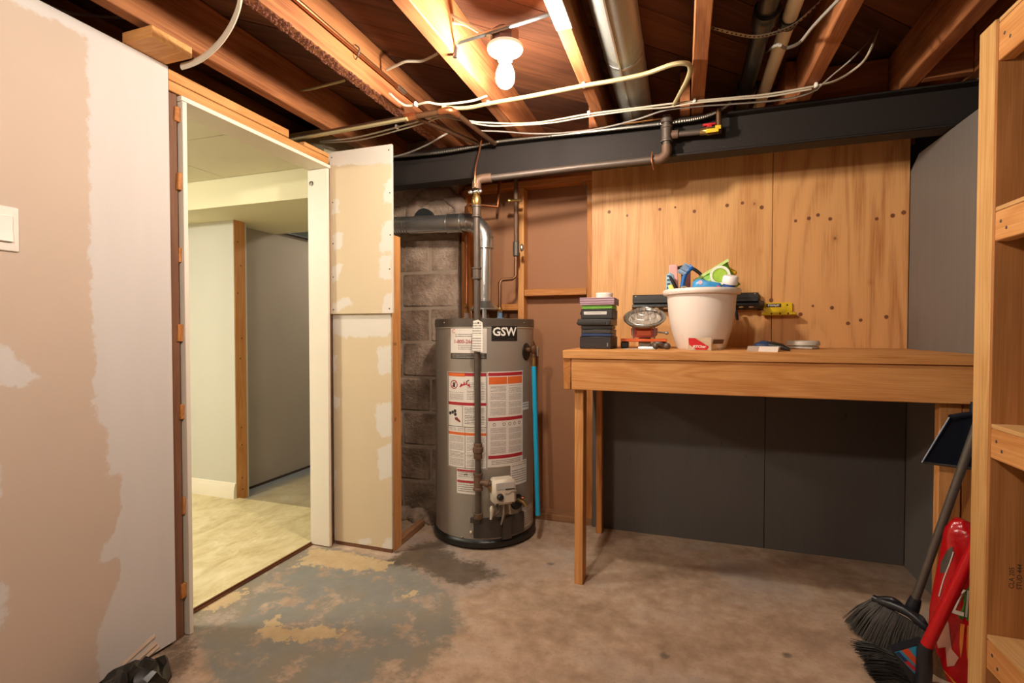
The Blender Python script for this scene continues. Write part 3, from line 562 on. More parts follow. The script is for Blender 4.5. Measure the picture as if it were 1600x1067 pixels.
Q = [(-1.221,1.904,2.300),(-1.160,1.886,2.300),(-1.105,1.872,2.300),(-1.039,1.889,2.300),(-0.949,1.859,2.300)]
cable('pale cable crossing to the joist left of the bulb', Q, .0058, M_cable)
Q = [(-1.205,1.901,2.195),(-1.210,1.976,2.195),(-1.198,2.027,2.195),(-1.153,2.035,2.195),(-1.091,2.030,2.195),(-1.040,2.067,2.195),(-0.904,2.080,2.195),(-0.818,2.058,2.195)]
cable('short white cable stapled to the rough joist and curving to the next', Q, .0052, M_cable, 6, 1, (Q[3],))
Q = [(-0.913,1.700,2.408),(-0.854,1.700,2.363),(-0.797,1.700,2.319),(-0.738,1.700,2.279),(-0.656,1.700,2.223)]; cable('upper white cable feeding the bulb box from the joist', Q, .006, M_cable, 6, 1.3)
Q = [(-0.833,1.710,2.280),(-0.849,1.710,2.302),(-0.817,1.710,2.310),(-0.768,1.710,2.296),(-0.718,1.710,2.263),(-0.660,1.710,2.224)]; cable('lower white cable looping into the bulb box', Q, .006, M_cable, 6, 1.3)
Q = [(-1.529,2.455,2.140),(-1.412,2.421,2.140),(-1.255,2.346,2.140),(-1.145,2.275,2.140)]+[(-1.146,2.394,2.210)]; cable('dark thin cable leaving the stub wall toward the beam', Q, .0045, M_cabled)
Q = [(0.333,2.454,2.385)]+[(0.311,2.010,2.185),(0.343,2.042,2.185),(0.383,2.017,2.185),(0.404,1.930,2.185),(0.435,1.829,2.185),(0.455,1.773,2.185)]; cable('grey cable drooping behind the two drain pipes', Q, .0058, M_cabled)
Q = [(-2.006,1.078,2.250),(-1.976,1.151,2.250),(-1.885,1.204,2.250),(-1.820,1.234,2.250)]; cable('dark cable slack above the left drywall', Q, .005, M_cabled)
Q = [(-0.570,2.990,2.094),(-0.558,2.990,2.029),(-0.535,2.990,1.966),(-0.505,2.990,1.926)]; cable('small white wire hanging at the edge of the plywood', Q, .0035, M_cabled)
# duct
dn = thing('round_duct', 'galvanised round duct running between joists over the beam', 'duct', (-.262, 2.0, 2.29))
t = NT('duct_metal'); v = t.coords((1, 1, 1), False); n = t.noise(v, 130, 3); n2 = t.noise(v, 9, 5); col = t.mix(n, lin('#8f918c'), lin('#b4b5ae')); col = t.mix(t.math('MULTIPLY', t.step(n2, .5, .7), .5), col, lin('#77736a')); M_duct = t.fin(col, t.math('ADD', .35, t.math('MULTIPLY', n, .2)), .75)
obj('pipe', MB().tube([(-.232, -1.0, 2.295), (-.232, 2.95, 2.295)], .078, 32), M_duct, dn)
obj('seam', MB().box(-.248, -.240, -.9, 2.9, 2.213, 2.219, .001), M_galv, dn)
obj('joint_ring', MB().tube([(-.232, 2.06, 2.295), (-.232, 2.075, 2.295)], .0805, 32), M_galv, dn)
# drain pipes on a strap
M_abs = plain('abs_black', '#232322', .3, 0, .2); M_pvc = plain('pvc_cream', '#d8ccb0', .35, 0, .06)
dp = thing('drain_pipe', 'black plastic drain pipe with couplings between right joists', 'pipe', (.27, 2.3, 2.27))
obj('pipe', MB().tube([(.268, .2, 2.268), (.268, 2.95, 2.292)], .034, 20), M_abs, dp)
for y in (1.98, 2.56): obj('coupling', MB().tube([(.268, y-.04, 2.281), (.268, y+.04, 2.283)], .043, 20), M_abs, dp)
dp2 = thing('drain_pipe', 'cream plastic drain pipe beside the black one', 'pipe', (.35, 2.3, 2.27))
obj('pipe', MB().tube([(.352, .2, 2.268), (.352, 2.95, 2.292)], .026, 20), M_pvc, dp2)
obj('coupling', MB().tube([(.352, 2.02, 2.284), (.352, 2.06, 2.285)], .034, 20), M_abs, dp2)
hs = thing('hanger_strap', 'perforated metal strap slung under the two drain pipes', 'strap', (.28, 1.99, 2.22))
sp_ = smoothpath([(.088, 1.96, 2.262), (.16, 1.985, 2.243), (.235, 2.0, 2.224), (.30, 2.0, 2.224), (.36, 1.99, 2.236), (.42, 1.965, 2.275), (.472, 1.94, 2.32)], 5)
st = MB()
for a, b in zip(sp_, sp_[1:]): st.add([a+Vector((0, -.010, 0)), a+Vector((0, .010, 0)), b+Vector((0, .010, 0)), b+Vector((0, -.010, 0)), a+Vector((0, -.010, -.002)), a+Vector((0, .010, -.002)), b+Vector((0, .010, -.002)), b+Vector((0, -.010, -.002))], [(0, 1, 2, 3), (4, 5, 6, 7), (0, 3, 7, 4), (1, 2, 6, 5)])
obj('band', st, plain('strap_metal', '#8b8276', .4, .8), hs, 0)
ho = MB()
for i, q in enumerate(sp_[1:-1]): ho.lathe([(0, 0), (.004, 0), (.004, -.0006), (0, -.0006)], (q.x, q.y, q.z-.0022), 8)
obj('punched_hole', ho, plain('hole_dark', '#15100c', .9), hs, 0)

# ================================================================ water heater
HX, HY, HR = -1.10, 2.735, .285
wh = thing('water_heater', 'tall grey cylindrical gas water heater with warning labels in the corner', 'water heater', (HX, HY, 0))
M_tank = plain('tank_grey', '#968c80', .34, .25, .04, 4); M_rim = plain('tank_rim', '#5b5148', .35, .3); M_blk = plain('black_plastic', '#1c1a18', .4, 0, .15)
obj('tank', MB().lathe([(HR, .055), (HR, 1.20)], (HX, HY, 0), 96), M_tank, wh)
obj('seam_ring', MB().lathe([(HR, 1.183), (HR+.0025, 1.185), (HR+.0025, 1.192), (HR, 1.194)], (HX, HY, 0), 96), plain('tank_light', '#a2988a', .35, .3), wh)
obj('top_cap', MB().lathe([(HR+.001, 1.194), (HR+.004, 1.196), (HR+.004, 1.234), (HR-.002, 1.238), (HR-.03, 1.238), (0.001, 1.242)], (HX, HY, 0), 96), M_rim, wh)
obj('base_ring', MB().lathe([(HR-.05, .014), (HR+.012, .014), (HR+.014, .022), (HR+.012, .040), (HR+.001, .048), (HR-.002, .058)], (HX, HY, 0), 96), M_blk, wh)
for a in (-60, 60, 180): obj('foot', MB().lathe([(0, 0), (.025, 0), (.022, .014), (0, .014)], (HX+.25*math.cos(R(a)), HY+.25*math.sin(R(a)), 0), 14), plain('foot_grey', '#6c6257', .7), wh)
for a in (-118, -93, -70, -20, -150): obj('screw', MB().ball((HX+(HR+.004)*math.cos(R(a)), HY+(HR+.004)*math.sin(R(a)), 1.215 if a in (-150, -20, -118) else .062), .005, .005, .004, 8, 6), M_galv, wh)
def cpos(a, z, d=0): return (HX+(HR+d)*math.cos(R(a)), HY+(HR+d)*math.sin(R(a)), z)
def patch(a0, a1, z0, z1, d=.0008, th=.0006, n=None):
    n = n or max(2, int(abs(a1-a0)/2)); mb = MB(); vs = []
    for dd in (d, d-th):
        for i in range(n+1):
            a = a0+(a1-a0)*i/n; vs += [cpos(a, z0, dd), cpos(a, z1, dd)]
    o = 2*(n+1); fs = []
    for i in range(n): fs += [(2*i, 2*i+2, 2*i+3, 2*i+1), (o+2*i, o+2*i+1, o+2*i+3, o+2*i+2), (2*i, 2*i+2, o+2*i+2, o+2*i), (2*i+1, 2*i+3, o+2*i+3, o+2*i+1)]
    fs += [(0, 1, o+1, o), (2*n, 2*n+1, o+2*n+1, o+2*n)]
    return mb.add(vs, fs)
def label(name, a0, a1, z0, z1, m, parent=wh, d=.0008, lab=None):
    o = obj(name, patch(a0, a1, z0, z1, d), m, parent)
    b = Vector((HX, HY, 0)); w = R(a1-a0)
    def f(x, y, z):
        a = math.degrees(math.atan2(y, x)); return ((a-a0)/(a1-a0), (z-z0)/(z1-z0))
    uv_planar(o, f)
    if lab: o['label'] = lab
    return o
def printed(name, rows, paper='#ded5ca', ink='#7d736c', cols=1, fill=.5):
    """paper with rows of tiny print"""
    if name in MATS: return MATS[name]
    t = NT(name); u = t.node('ShaderNodeUVMap'); s = t.node('ShaderNodeSeparateXYZ'); t.link(u.outputs[0], s.inputs[0]); U, V = s.outputs[0], s.outputs[1]
    row = t.math('FRACT', t.math('MULTIPLY', V, rows)); on = t.math('LESS_THAN', row, fill)
    c = t.node('ShaderNodeCombineXYZ'); t.link(t.math('MULTIPLY', U, 28), c.inputs[0]); t.link(t.math('FLOOR', t.math('MULTIPLY', V, rows)), c.inputs[1])
    w = t.math('GREATER_THAN', t.noise(c.outputs[0], 1.7, 2), .40)
    cu = t.math('FRACT', t.math('MULTIPLY', U, cols)); mg = t.math('MULTIPLY', t.math('GREATER_THAN', cu, .06), t.math('LESS_THAN', cu, .94))
    par = t.math('GREATER_THAN', t.math('FRACT', t.math('MULTIPLY', V, rows/6.5)), .13)
    m = t.math('MULTIPLY', t.math('MULTIPLY', on, w), t.math('MULTIPLY', mg, par))
    MATS[name] = t.fin(t.mix(t.math('MULTIPLY', m, .8), lin(paper), lin(ink)), .5); return MATS[name]
M_lred = plain('label_red', '#a92631', .5, 0, .05); M_lor = plain('label_orange', '#d9662c', .5, 0, .05); M_paper = plain('label_paper', '#ddd4c9', .5, 0, .03); M_ink = plain('label_ink', '#3b332f', .6)
def ctext(s, size, a, z, m, parent, align='LEFT', bold=0.0, d=.0014, sx=1.0, name='lettering'):
    tm = text_mb(s, size, align, bold, sx); tm.map(lambda x, y, q: cpos(a+math.degrees(x/HR), z+y, d)); return obj(name, tm, m, parent, 0)
# rental sticker with telephone number
ph = label('service_sticker', -108, -66, 1.052, 1.186, M_paper); ph['label'] = 'white service sticker with red phone number'
ctext('C', .03, -106, 1.168, plain('pale_red', '#d98f86', .5), ph, bold=.0008); label('print', -99, -85, 1.163, 1.173, printed('print_p', 1, ink='#3b332f', fill=.9), ph, .0012)
label('print', -104, -68, 1.128, 1.154, printed('print_q', 2.4), ph, .0012); ctext('1-800-266-39', .0275, -103.5, 1.113, plain('phone_red', '#a8545a', .5), ph, bold=.0008)
label('print', -100, -70, 1.062, 1.100, printed('print_r', 4.2), ph, .0012)
label('dark_band', -108, -66, 1.020, 1.050, printed('print_dark', 4, '#3f3833', '#8d857a'))
# maker's badge
bd = label('badge', -61, -30.5, 1.118, 1.204, M_blk, d=.003)
ctext('GSW', .062, -46, 1.164, plain('badge_white', '#ece6da', .4), bd, 'CENTER', .0016, .0036, 1.0); label('print', -44, -34, 1.122, 1.127, printed('print_s', 1, '#1c1a18', '#b9b3a8', fill=.95), bd, .0036)
# left warning label
lw = label('warning_label', -113, -65.6, .432, .950, M_paper); lw['label'] = 'white warning label with red and black pictograms'
for (a0, a1, z0, z1) in ((-112, -66.2, .434, .4365), (-112, -66.2, .945, .9475), (-112.2, -111.6, .434, .947), (-66.8, -66.2, .434, .947), (-112, -66.2, .655, .658), (-90, -89.5, .434, .655), (-93, -92.5, .66, .77)): obj('rule', patch(a0, a1, z0, z1, .0012), M_ink, lw)
for (z, m, hh) in ((.929, M_lred, .016), (.772, M_lred, .016), (.612, M_lor, .014)): obj('bar', patch(-111.6, -66.6, z, z+hh, .0013), m, lw)
obj('bar', patch(-111.6, -90, .926, .944, .0014), M_lor, lw)
label('print', -111, -90.5, .795, .845, printed('print_a', 9), lw, .0012); label('print', -89, -67, .795, .90, printed('print_b', 12), lw, .0012)
label('print', -92, -67, .665, .765, printed('print_c', 12, ink='#4c4440'), lw, .0012); label('print', -111, -67, .628, .652, printed('print_d', 4, cols=4), lw, .0012)
label('print', -111, -90.4, .44, .608, printed('print_e', 26), lw, .0012); label('print', -89.2, -67, .44, .608, printed('print_f', 26), lw, .0012)
def cshape(pts, a, z, s, m, parent, d=.0015):   # flat pictogram on the tank
    return obj('pictogram', MB().add([cpos(a+math.degrees(x*s/HR), z+y*s, d) for x, y in pts], [tuple(range(len(pts)))]), m, parent, 0)
def ring(a, z, r0, r1, m, parent, d=.0016, n=24):
    mb = MB(); vs = []
    for i in range(n):
        w = 2*PI*i/n; vs += [cpos(a+math.degrees(r*math.cos(w)/HR), z+r*math.sin(w), d) for r in (r0, r1)]
    return obj('pictogram', mb.add(vs, [(2*i, 2*i+1, (2*i+3) % (2*n), (2*i+2) % (2*n)) for i in range(n)]), m, parent, 0)
ring(-103.5, .882, .019, .024, M_lred, lw); cshape([(-.5, -.8), (.5, -.8), (.5, .6), (.2, .6), (.2, .9), (-.3, .9), (-.3, .6), (-.5, .6)], -103.5, .88, .016, M_ink, lw, .0014)
cshape([(-.7, -.7), (.7, .6), (.6, .75), (-.8, -.55)], -103.5, .882, .022, M_lred, lw, .0017)
cshape([(-1.2, -.5), (1.2, -.5), (1.0, .3), (.6, 0), (.4, .7), (.1, .1), (-.1, .8), (-.4, .1), (-.8, .3)], -90, .882, .027, M_lred, lw); cshape([(.4, .6), (1.1, 1.0), (1.2, 1.25), (.9, 1.2), (.5, .9)], -91, .878, .026, M_ink, lw)
for dx, dz in ((-.03, 0), (-.012, .006), (.004, .014), (.006, -.004)): cshape([(.012*math.cos(k*PI/4), .012*math.sin(k*PI/4)) for k in range(8)], -103+math.degrees(dx/HR), .725+dz, .8, M_ink, lw)
cshape([(-1, .4), (-.2, .7), (1, -.4), (1, -.9), (.4, -.7), (-.9, -.1)], -99, .695, .018, plain('hand_red', '#7e332b', .5), lw)
# right warning label
rw = label('warning_label', -65.2, -21.2, .442, .953, M_paper, lab='white instruction label with red and orange headings')
for z in (.930, .690, .487): obj('bar', patch(-64.5, -22, z, z+.018, .0013), M_lred, rw)
for a0, a1 in ((-63.8, -43.4), (-42.6, -22.6)): obj('bar', patch(a0, a1, .886, .925, .0013), M_lor, rw)
label('print', -63.5, -43.5, .714, .88, printed('print_g', 26), rw, .0012); label('print', -42.5, -22.6, .714, .88, printed('print_h', 28), rw, .0012)
label('print', -63.5, -43.5, .51, .655, printed('print_i', 26), rw, .0012); label('print', -42.5, -22.6, .51, .655, printed('print_j', 27), rw, .0012); label('print', -63.5, -22.6, .448, .482, printed('print_k', 4), rw, .0012)
for a in (-58, -47, -40, -34, -27): ring(a, .67, .006, .009, plain('grey_ink', '#6e655e', .6), rw, .0014, 10)
# small labels
sl = label('small_label', -100, -76, .297, .432, printed('print_l', 12)); 
for z in (.417, .358): obj('bar', patch(-99.6, -76.4, z, z+.01, .0013), M_lred, sl)
cshape([(-1, -.6), (-.6, .5), (0, .1), (.5, .8), (1, -.6), (.4, -.6), (.3, 0), (-.3, -.3), (-.5, -.6)], -89, .402, .010, M_ink, sl)
label('rating_label', -39, -14, .33, .458, printed('print_m', 10, '#e2dacf')); label('small_label', -22, -9, .733, .775, printed('print_n', 3, '#cfd0d2', '#6f7580')); label('energy_label', -22, 4, .075, .19, printed('print_o', 9, '#c9beb0'))
# burner compartment cover, regulator and hoses
M_cov = plain('cover_dark', '#4a433c', .4, .3)
cv = obj('burner_cover', patch(-80, -21, .066, .172, .010, .012), M_cov, wh)
obj('cover_rib', patch(-50.5, -41, .058, .175, .030, .024).map(lambda x, y, z: (x, y, z)), M_cov, cv)
obj('cover_rib', patch(-83, -73, .150, .176, .018, .016), M_cov, cv)
ga = -52.5; ux, uy = math.cos(R(ga)), math.sin(R(ga)); tx, ty = -uy, ux     # outward and sideways directions
def gloc(s, o, z): return (HX+ux*(HR+o)+tx*s, HY+uy*(HR+o)+ty*s, z)
M_gc = plain('control_cream', '#cfc2ae', .45, 0, .06)
bx = MB().box(-.064, .064, .02, .105, .268, .402, .016); bx.map(lambda x, y, z: gloc(x+(z-.33)*-.04, y, z)); gc = obj('gas_control', bx, M_gc, wh); gc['label'] = 'cream gas control box with dark knob'
f = MB().box(-.046, .050, .1045, .107, .352, .388, .001).map(lambda x, y, z: gloc(x, y, z)); obj('label', f, plain('control_label', '#b9b4ac', .4), gc)
f = MB().box(.0, .050, .1065, .108, .350, .356, .0005).map(lambda x, y, z: gloc(x, y, z)); obj('label_bar', f, M_ink, gc)
kb = MB().lathe([(0, .022), (.012, .022), (.016, .016), (.018, 0)], (0, 0, 0), 18).map(lambda x, y, z: gloc(-.028+x, .105+z, .316+y)); obj('knob', kb, M_blk, gc)
kb = MB().tube([gloc(.0, .106, .332), gloc(.02, .107, .330), gloc(.035, .107, .340), gloc(.062, .105, .338)], .0025, 6); obj('groove', kb, plain('control_shadow', '#9b8e7c', .5), gc)
for s in (-.042, .046): obj('port', MB().box(s-.006, s+.006, .098, .107, .266, .280, .001).map(lambda x, y, z: gloc(x, y, z)), M_blk, gc)
obj('inlet', MB().tube([(GX+.07, GY-.008, .378), gloc(-.055, .06, .335)], .015, 12), M_brass, gc)
for i, (s0, s1, z1, m) in enumerate(((-.02, -.038, .175, M_iron), (.0, .004, .14, M_galv), (.015, .012, .15, M_iron2), (.035, .045, .20, M_cable))):
    obj('tubing', MB().tube(smoothpath([gloc(s0, .07, .272), gloc(s0, .075, .235), gloc(s1, .06, .205), gloc(s1, .02, z1)], 5), .006 if i < 3 else .0035, 8), m, gc)
obj('igniter', MB().ball(gloc(-.058, .055, .235), .012, .010, .022, 12, 8).tube([gloc(-.058, .055, .22), gloc(-.062, .052, .185)], [.009, .006], 10), M_gc, gc)
dv = obj('drain_valve', MB().tube([cpos(-29, .245, .0), cpos(-29, .245, .045), cpos(-28, .225, .06)], [.013, .013, .010], 10), M_brass, wh)
obj('recess', MB().lathe([(0, .004), (.04, .004), (.043, 0), (.043, -.01)], (0, 0, 0), 24).map(lambda x, y, z: (cpos(-30, 0, z)[0]-math.sin(R(-30))*x, cpos(-30, 0, z)[1]+math.cos(R(-30))*x, .235+y)), M_blk, dv)
obj('handle', MB().ball(cpos(-29, .268, .04), .014, .014, .006, 10, 6), M_copper, dv)
obj('bolt', MB().ball(cpos(-83, .095, .004), .008, .008, .008, 8, 6), M_gc, wh)
# relief valve and blue discharge pipe
RVx, RVy, _ = cpos(-13, 0, .045)
rv = obj('relief_valve', MB().lathe([(.008, -.04), (.016, -.038), (.016, -.02), (.012, -.018), (.020, -.006), (.024, .008), (.022, .024), (.012, .030), (0, .031)], (RVx, RVy, 1.063), 14).tube([cpos(-13, 1.065, 0), (RVx, RVy, 1.065)], .016, 10), M_copper_old, wh)
obj('port', MB().lathe([(0, .004), (.036, .004), (.040, 0), (.040, -.012)], (0, 0, 0), 24).map(lambda x, y, z: (cpos(-14, 0, z)[0]-math.sin(R(-14))*x, cpos(-14, 0, z)[1]+math.cos(R(-14))*x, 1.055+y*1.25)), M_blk, rv)
obj('lever', MB().box(RVx+.018, RVx+.028, RVy-.012, RVy+.012, 1.03, 1.085, .003), M_galv, rv)
bp = thing('discharge_pipe', 'bright blue plastic discharge pipe down the side of the water heater', 'pipe', (RVx, RVy, .15))
obj('pipe', MB().tube([(RVx, RVy, .975), (RVx+.028, RVy-.015, .155)], .0135, 14), plain('blue_pipe', '#1ba3cf', .35, 0, .04), bp)
obj('adapter', MB().tube([(RVx, RVy, 1.024), (RVx, RVy, .974)], .0125, 12), M_brass, bp)
# paper tag hung on the gas pipe
pt = thing('paper_tag', 'white paper service tag hanging on the gas pipe before the heater', 'tag', (-1.0, 2.40, 1.05))
tg = MB(); vs = []
for (x, z, b) in ((-.026, 1.222, 0), (.002, 1.228, .002), (.026, 1.214, 0), (.031, 1.16, .004), (.031, 1.06, .006), (-.030, 1.066, .004), (-.030, 1.15, .002)): vs.append((GX+.014+x, 2.400-b, z))
n_ = len(vs); tg.add(vs+[(a, b+.0012, c) for a, b, c in vs], [tuple(range(n_)), tuple(range(n_, 2*n_))[::-1]]+[(i, (i+1) % n_, (i+1) % n_+n_, i+n_) for i in range(n_)])
to = obj('paper', tg, printed('print_tag', 13, '#e2dad0'), pt, 0); uv_planar(to, lambda x, y, z: ((x+.05)/.07, (z)/.17))
obj('eyelet', MB().lathe([(0, .001), (.005, .001), (.005, 0)], (0, 0, 0), 12).map(lambda x, y, z: (GX+.018+x, 2.3985-z, 1.212+y)), M_ink, pt)
# draft hood, flue and connections on top
fl_ = thing('flue_pipe', 'shiny galvanised flue pipe with elbow rising from the heater to the chimney', 'flue', (HX, HY, 1.242))
t = NT('flue_metal'); v = t.coords((1, 1, 1)); n = t.noise(v, 7, 4, .6); col = t.mix(n, lin('#a9aaa8'), lin('#d9d9d5')); M_flue = t.fin(col, .27, .9)
hd = obj('draft_hood', MB().lathe([(.040, 1.345), (.046, 1.338), (.085, 1.300), (.085, 1.294), (.0, 1.300)], (HX, HY, 0), 32), M_galv, fl_)
for a in (20, 110, 200, 290): obj('hood_leg', MB().box(-.010, .010, -.001, .001, 1.24, 1.302).rot('Z', a+90, (0, 0, 0)).map(lambda x, y, z: (HX+.078*math.cos(R(a))+x, HY+.078*math.sin(R(a))+y, z)), M_galv, hd)
FZ = 1.785
obj('vertical_pipe', MB().lathe([(.0405, 1.335), (.0425, 1.60), (.0425, 1.645), (.046, 1.648), (.046, 1.66), (.047, 1.665)], (HX, HY, 0), 32), M_flue, fl_)
ex = Vector((-1, .02, .035)).normalized()
A = [Vector((HX, HY, 1.655)), Vector((HX, HY, 1.70)), Vector((HX-.012, HY, 1.745)), Vector((HX-.05, HY, 1.79)), Vector((HX-.10, HY+.002, 1.808)), Vector((HX-.14, HY+.003, 1.811))]
obj('elbow', MB().tube(smoothpath(A, 4), .052, 28, False), M_flue, fl_)
for i in (0, 1, 3, 4):
    a = A[i]; b = A[i+1]; dd = (b-a).normalized(); obj('crimp_ring', MB().tube([a-dd*.003, a+dd*.003], .0545, 28), M_galv, fl_)
B0 = A[-1]; obj('connector', MB().tube([B0-ex*.005, B0+ex*.10], .055, 28, False), M_galv, fl_)
for q in (.005, .095): obj('crimp_ring', MB().tube([B0+ex*q-ex*.004, B0+ex*q+ex*.004], .0575, 28), M_flue, fl_)
obj('horizontal_pipe', MB().tube([B0+ex*.09, B0+ex*.62], .052, 28), M_flue, fl_)
co = MB(); c0 = B0+ex*.36; hp = [c0+ex*(.009*i/6)+(Vector((0, 0, 1))*math.cos(i*PI/6)+Vector((0, 1, 0))*math.sin(i*PI/6))*.054 for i in range(12*9)]
obj('wire_wrap', co.tube(hp, .0018, 5), M_iron, fl_)
obj('thimble', MB().tube([(-1.575, 2.90, 1.885), (-1.575, 2.865, 1.885)], .068, 28), plain('thimble_dark', '#3a3a3a', .5, .6), chim)
hw = thing('copper_pipe', 'straight copper hot water pipe rising from the heater left of the flue', 'pipe', (-1.245, 2.80, 1.24))
obj('run', MB().tube([(-1.245, 2.80, 1.27), (-1.245, 2.80, 1.92), (-1.23, 2.82, 1.94), (-1.08, 2.90, 1.93), (-1.06, 2.91, 2.2)], .0105, 12), M_copper, hw)
obj('nut', MB().lathe([(.012, .0), (.017, .002), (.017, .028), (.013, .03), (.016, .034), (.016, .055), (.012, .057)], (-1.245, 2.80, 1.275), 6), M_brass, hw)
obj('nipple', MB().lathe([(.035, 0), (.030, .008), (.016, .012), (.016, .04)], (-1.245, 2.80, 1.2385), 18), plain('nipple_white', '#b9a79a', .5), hw)
cw2 = thing('copper_pipe', 'jogged copper cold water pipe with shutoff feeding the heater right of the flue', 'pipe', (-1.02, 2.78, 1.24))
obj('run', MB().tube([(-1.03, 2.80, 1.275), (-1.03, 2.80, 1.455), (-1.02, 2.805, 1.472), (-.965, 2.85, 1.482), (-.948, 2.86, 1.50), (-.948, 2.86, 1.70)], .010, 12), M_copper_old, cw2)
obj('riser', MB().tube([(-.948, 2.86, 1.69), (-.948, 2.86, 2.2)], .0135, 12), M_iron2, cw2)
obj('nut', MB().lathe([(.012, .0), (.016, .002), (.016, .028), (.012, .03)], (-1.03, 2.80, 1.28), 6), M_brass, cw2)
obj('nipple', MB().lathe([(.030, 0), (.026, .008), (.016, .012), (.016, .04)], (-1.03, 2.80, 1.2385), 18), plain('nipple_blue', '#5d7c9b', .5), cw2)
sv = obj('shutoff_valve', MB().lathe([(.014, -.045), (.019, -.04), (.019, .04), (.014, .045)], (-.948, 2.86, 1.66), 14), plain('valve_dark', '#5d564c', .5, .5), cw2)
obj('handle', MB().ball((-.910, 2.855, 1.665), .012, .012, .022, 10, 8), M_galv, sv)
sv2 = obj('shutoff_valve', MB().tube([(-.985, 2.84, 1.945), (-.91, 2.85, 1.945)], .009, 8).ball((-.985, 2.84, 1.945), .014, .014, .014, 8, 6), M_brass, cw2)

# ================================================================ workbench and what stands on it
BT = 1.083
wbn = thing('workbench', 'long pine workbench built against the plywood wall', 'workbench', (.27, 2.6, 0))
obj('top', MB().box(-.513, 1.047, 2.22, 2.969, 1.046, BT, .002), wood('bench_top', '#d9a062', '#b8783e', 'X'), wbn)
obj('front_apron', MB().box(-.476, 1.047, 2.228, 2.266, .905, 1.045, .003), pine('X'), wbn)
obj('side_apron', MB().box(-.513, -.478, 2.228, 2.965, .905, 1.045, .003), pine_red('Y'), wbn)
obj('back_apron', MB().box(-.476, 1.047, 2.930, 2.968, .905, 1.045, .003), pine_red('X'), wbn)
for (x0, x1, y0, y1, m) in ((-.468, -.428, 2.268, 2.352, pine('Z')), (-.470, -.434, 2.885, 2.928, pine_red('Z')), (.903, .972, 2.268, 2.306, pine('Z')), (.975, 1.012, 2.27, 2.355, pine_red('Z'))):
    obj('leg', MB().box(x0, x1, y0, y1, 0, 1.045 if y0 < 2.8 else .905, .003), m, wbn)
def tbox(name, label, cat, x0, x1, y0, y1, z0, z1, m, group=None, b=.003, rz=0, parts=()):
    T = thing(name, label, cat, ((x0+x1)/2, (y0+y1)/2, z0), group)
    T.rotation_euler.z = R(rz)
    obj('shell', MB().box(x0, x1, y0, y1, z0, z1, b), m, T)
    for (nm, mb, mm) in parts: obj(nm, mb, mm, T, 0)
    return T
M_case = plain('case_black', '#26211f', .45, 0, .15); M_case2 = plain('case_charcoal', '#3a3735', .4, 0, .12)
GP = 'cases stacked at the bench end'
z = BT
tbox('plastic_case', 'thick black plastic case at the bottom of the stack', 'case', -.474, -.320, 2.43, 2.60, z, z+.061, M_case, GP, .004, -3, [('seam', MB().box(-.475, -.319, 2.429, 2.601, z+.018, z+.021), M_case2), ('latch', MB().box(-.340, -.334, 2.426, 2.43, z+.012, z+.03, .001), M_galv)]); z += .0615
tbox('disc_case', 'thin dark blue case in the stack of cases', 'case', -.470, -.322, 2.43, 2.60, z, z+.013, plain('case_blue', '#23375f', .4), GP, .002, 0); z += .0135
tbox('disc_case', 'slim grey case lying on the blue one in the stack', 'case', -.468, -.324, 2.43, 2.60, z, z+.020, M_case2, GP, .003, -2); z += .0205
tbox('disc_case', 'slim black case under the wide black one in the stack', 'case', -.474, -.325, 2.43, 2.61, z, z+.018, M_case, GP, .003, 2); z += .0185
tbox('plastic_case', 'wide ribbed black case jutting from the middle of the stack', 'case', -.484, -.322, 2.42, 2.61, z, z+.032, M_case2, GP, .003, -2, [('rib', MB().box(-.488, -.345, 2.416, 2.42, z+.006, z+.018, .002), M_case), ('clasp', MB().box(-.338, -.325, 2.414, 2.42, z+.004, z+.024, .002), M_case)]); z += .0325
tbox('video_cassette', 'black cassette with a white spine label in the stack', 'cassette', -.470, -.318, 2.43, 2.60, z, z+.047, M_case, GP, .003, -1, [('spine_label', MB().box(-.456, -.345, 2.4285, 2.43, z+.020, z+.035, .0003), plain('spine_paper', '#c9c6c0', .5)), ('spine_print', MB().box(-.440, -.370, 2.428, 2.4285, z+.027, z+.029), plain('grey_ink', '#6e655e', .6)), ('side_tab', MB().box(-.477, -.470, 2.44, 2.48, z+.02, z+.034, .002), M_case)]); z += .0475
tbox('disc_case', 'bright green case near the top of the stack', 'case', -.468, -.320, 2.43, 2.60, z, z+.018, plain('case_green', '#6fae35', .45), GP, .002, 0); z += .0185
T = thing('jewel_cases', 'clear purple-edged jewel case topping the stack', 'case', (-.395, 2.52, z), GP)
obj('shell', MB().box(-.476, -.310, 2.42, 2.60, z, z+.036, .002), plain('clear_plastic', '#b79aa4', .12, 0, .15), T)
for k in range(3): obj('disc_tray', MB().box(-.477, -.309, 2.419, 2.601, z+.007+k*.011, z+.010+k*.011), plain('tray_purple', '#6b4756', .3), T)
z += .0365
T = thing('round_tub', 'small white round tub on top of the case stack', 'tub', (-.372, 2.52, z))
obj('body', MB().lathe([(0, 0), (.040, 0), (.041, .003), (.041, .016), (0.039, .016)], (-.372, 2.52, z), 28), plain('tub_white', '#e6ddd2', .4), T); obj('lid', MB().lathe([(0.039, .0165), (.042, .017), (.042, .025), (.040, .027), (0, .027)], (-.372, 2.52, z), 28), plain('tub_white', '#e6ddd2', .4), T)
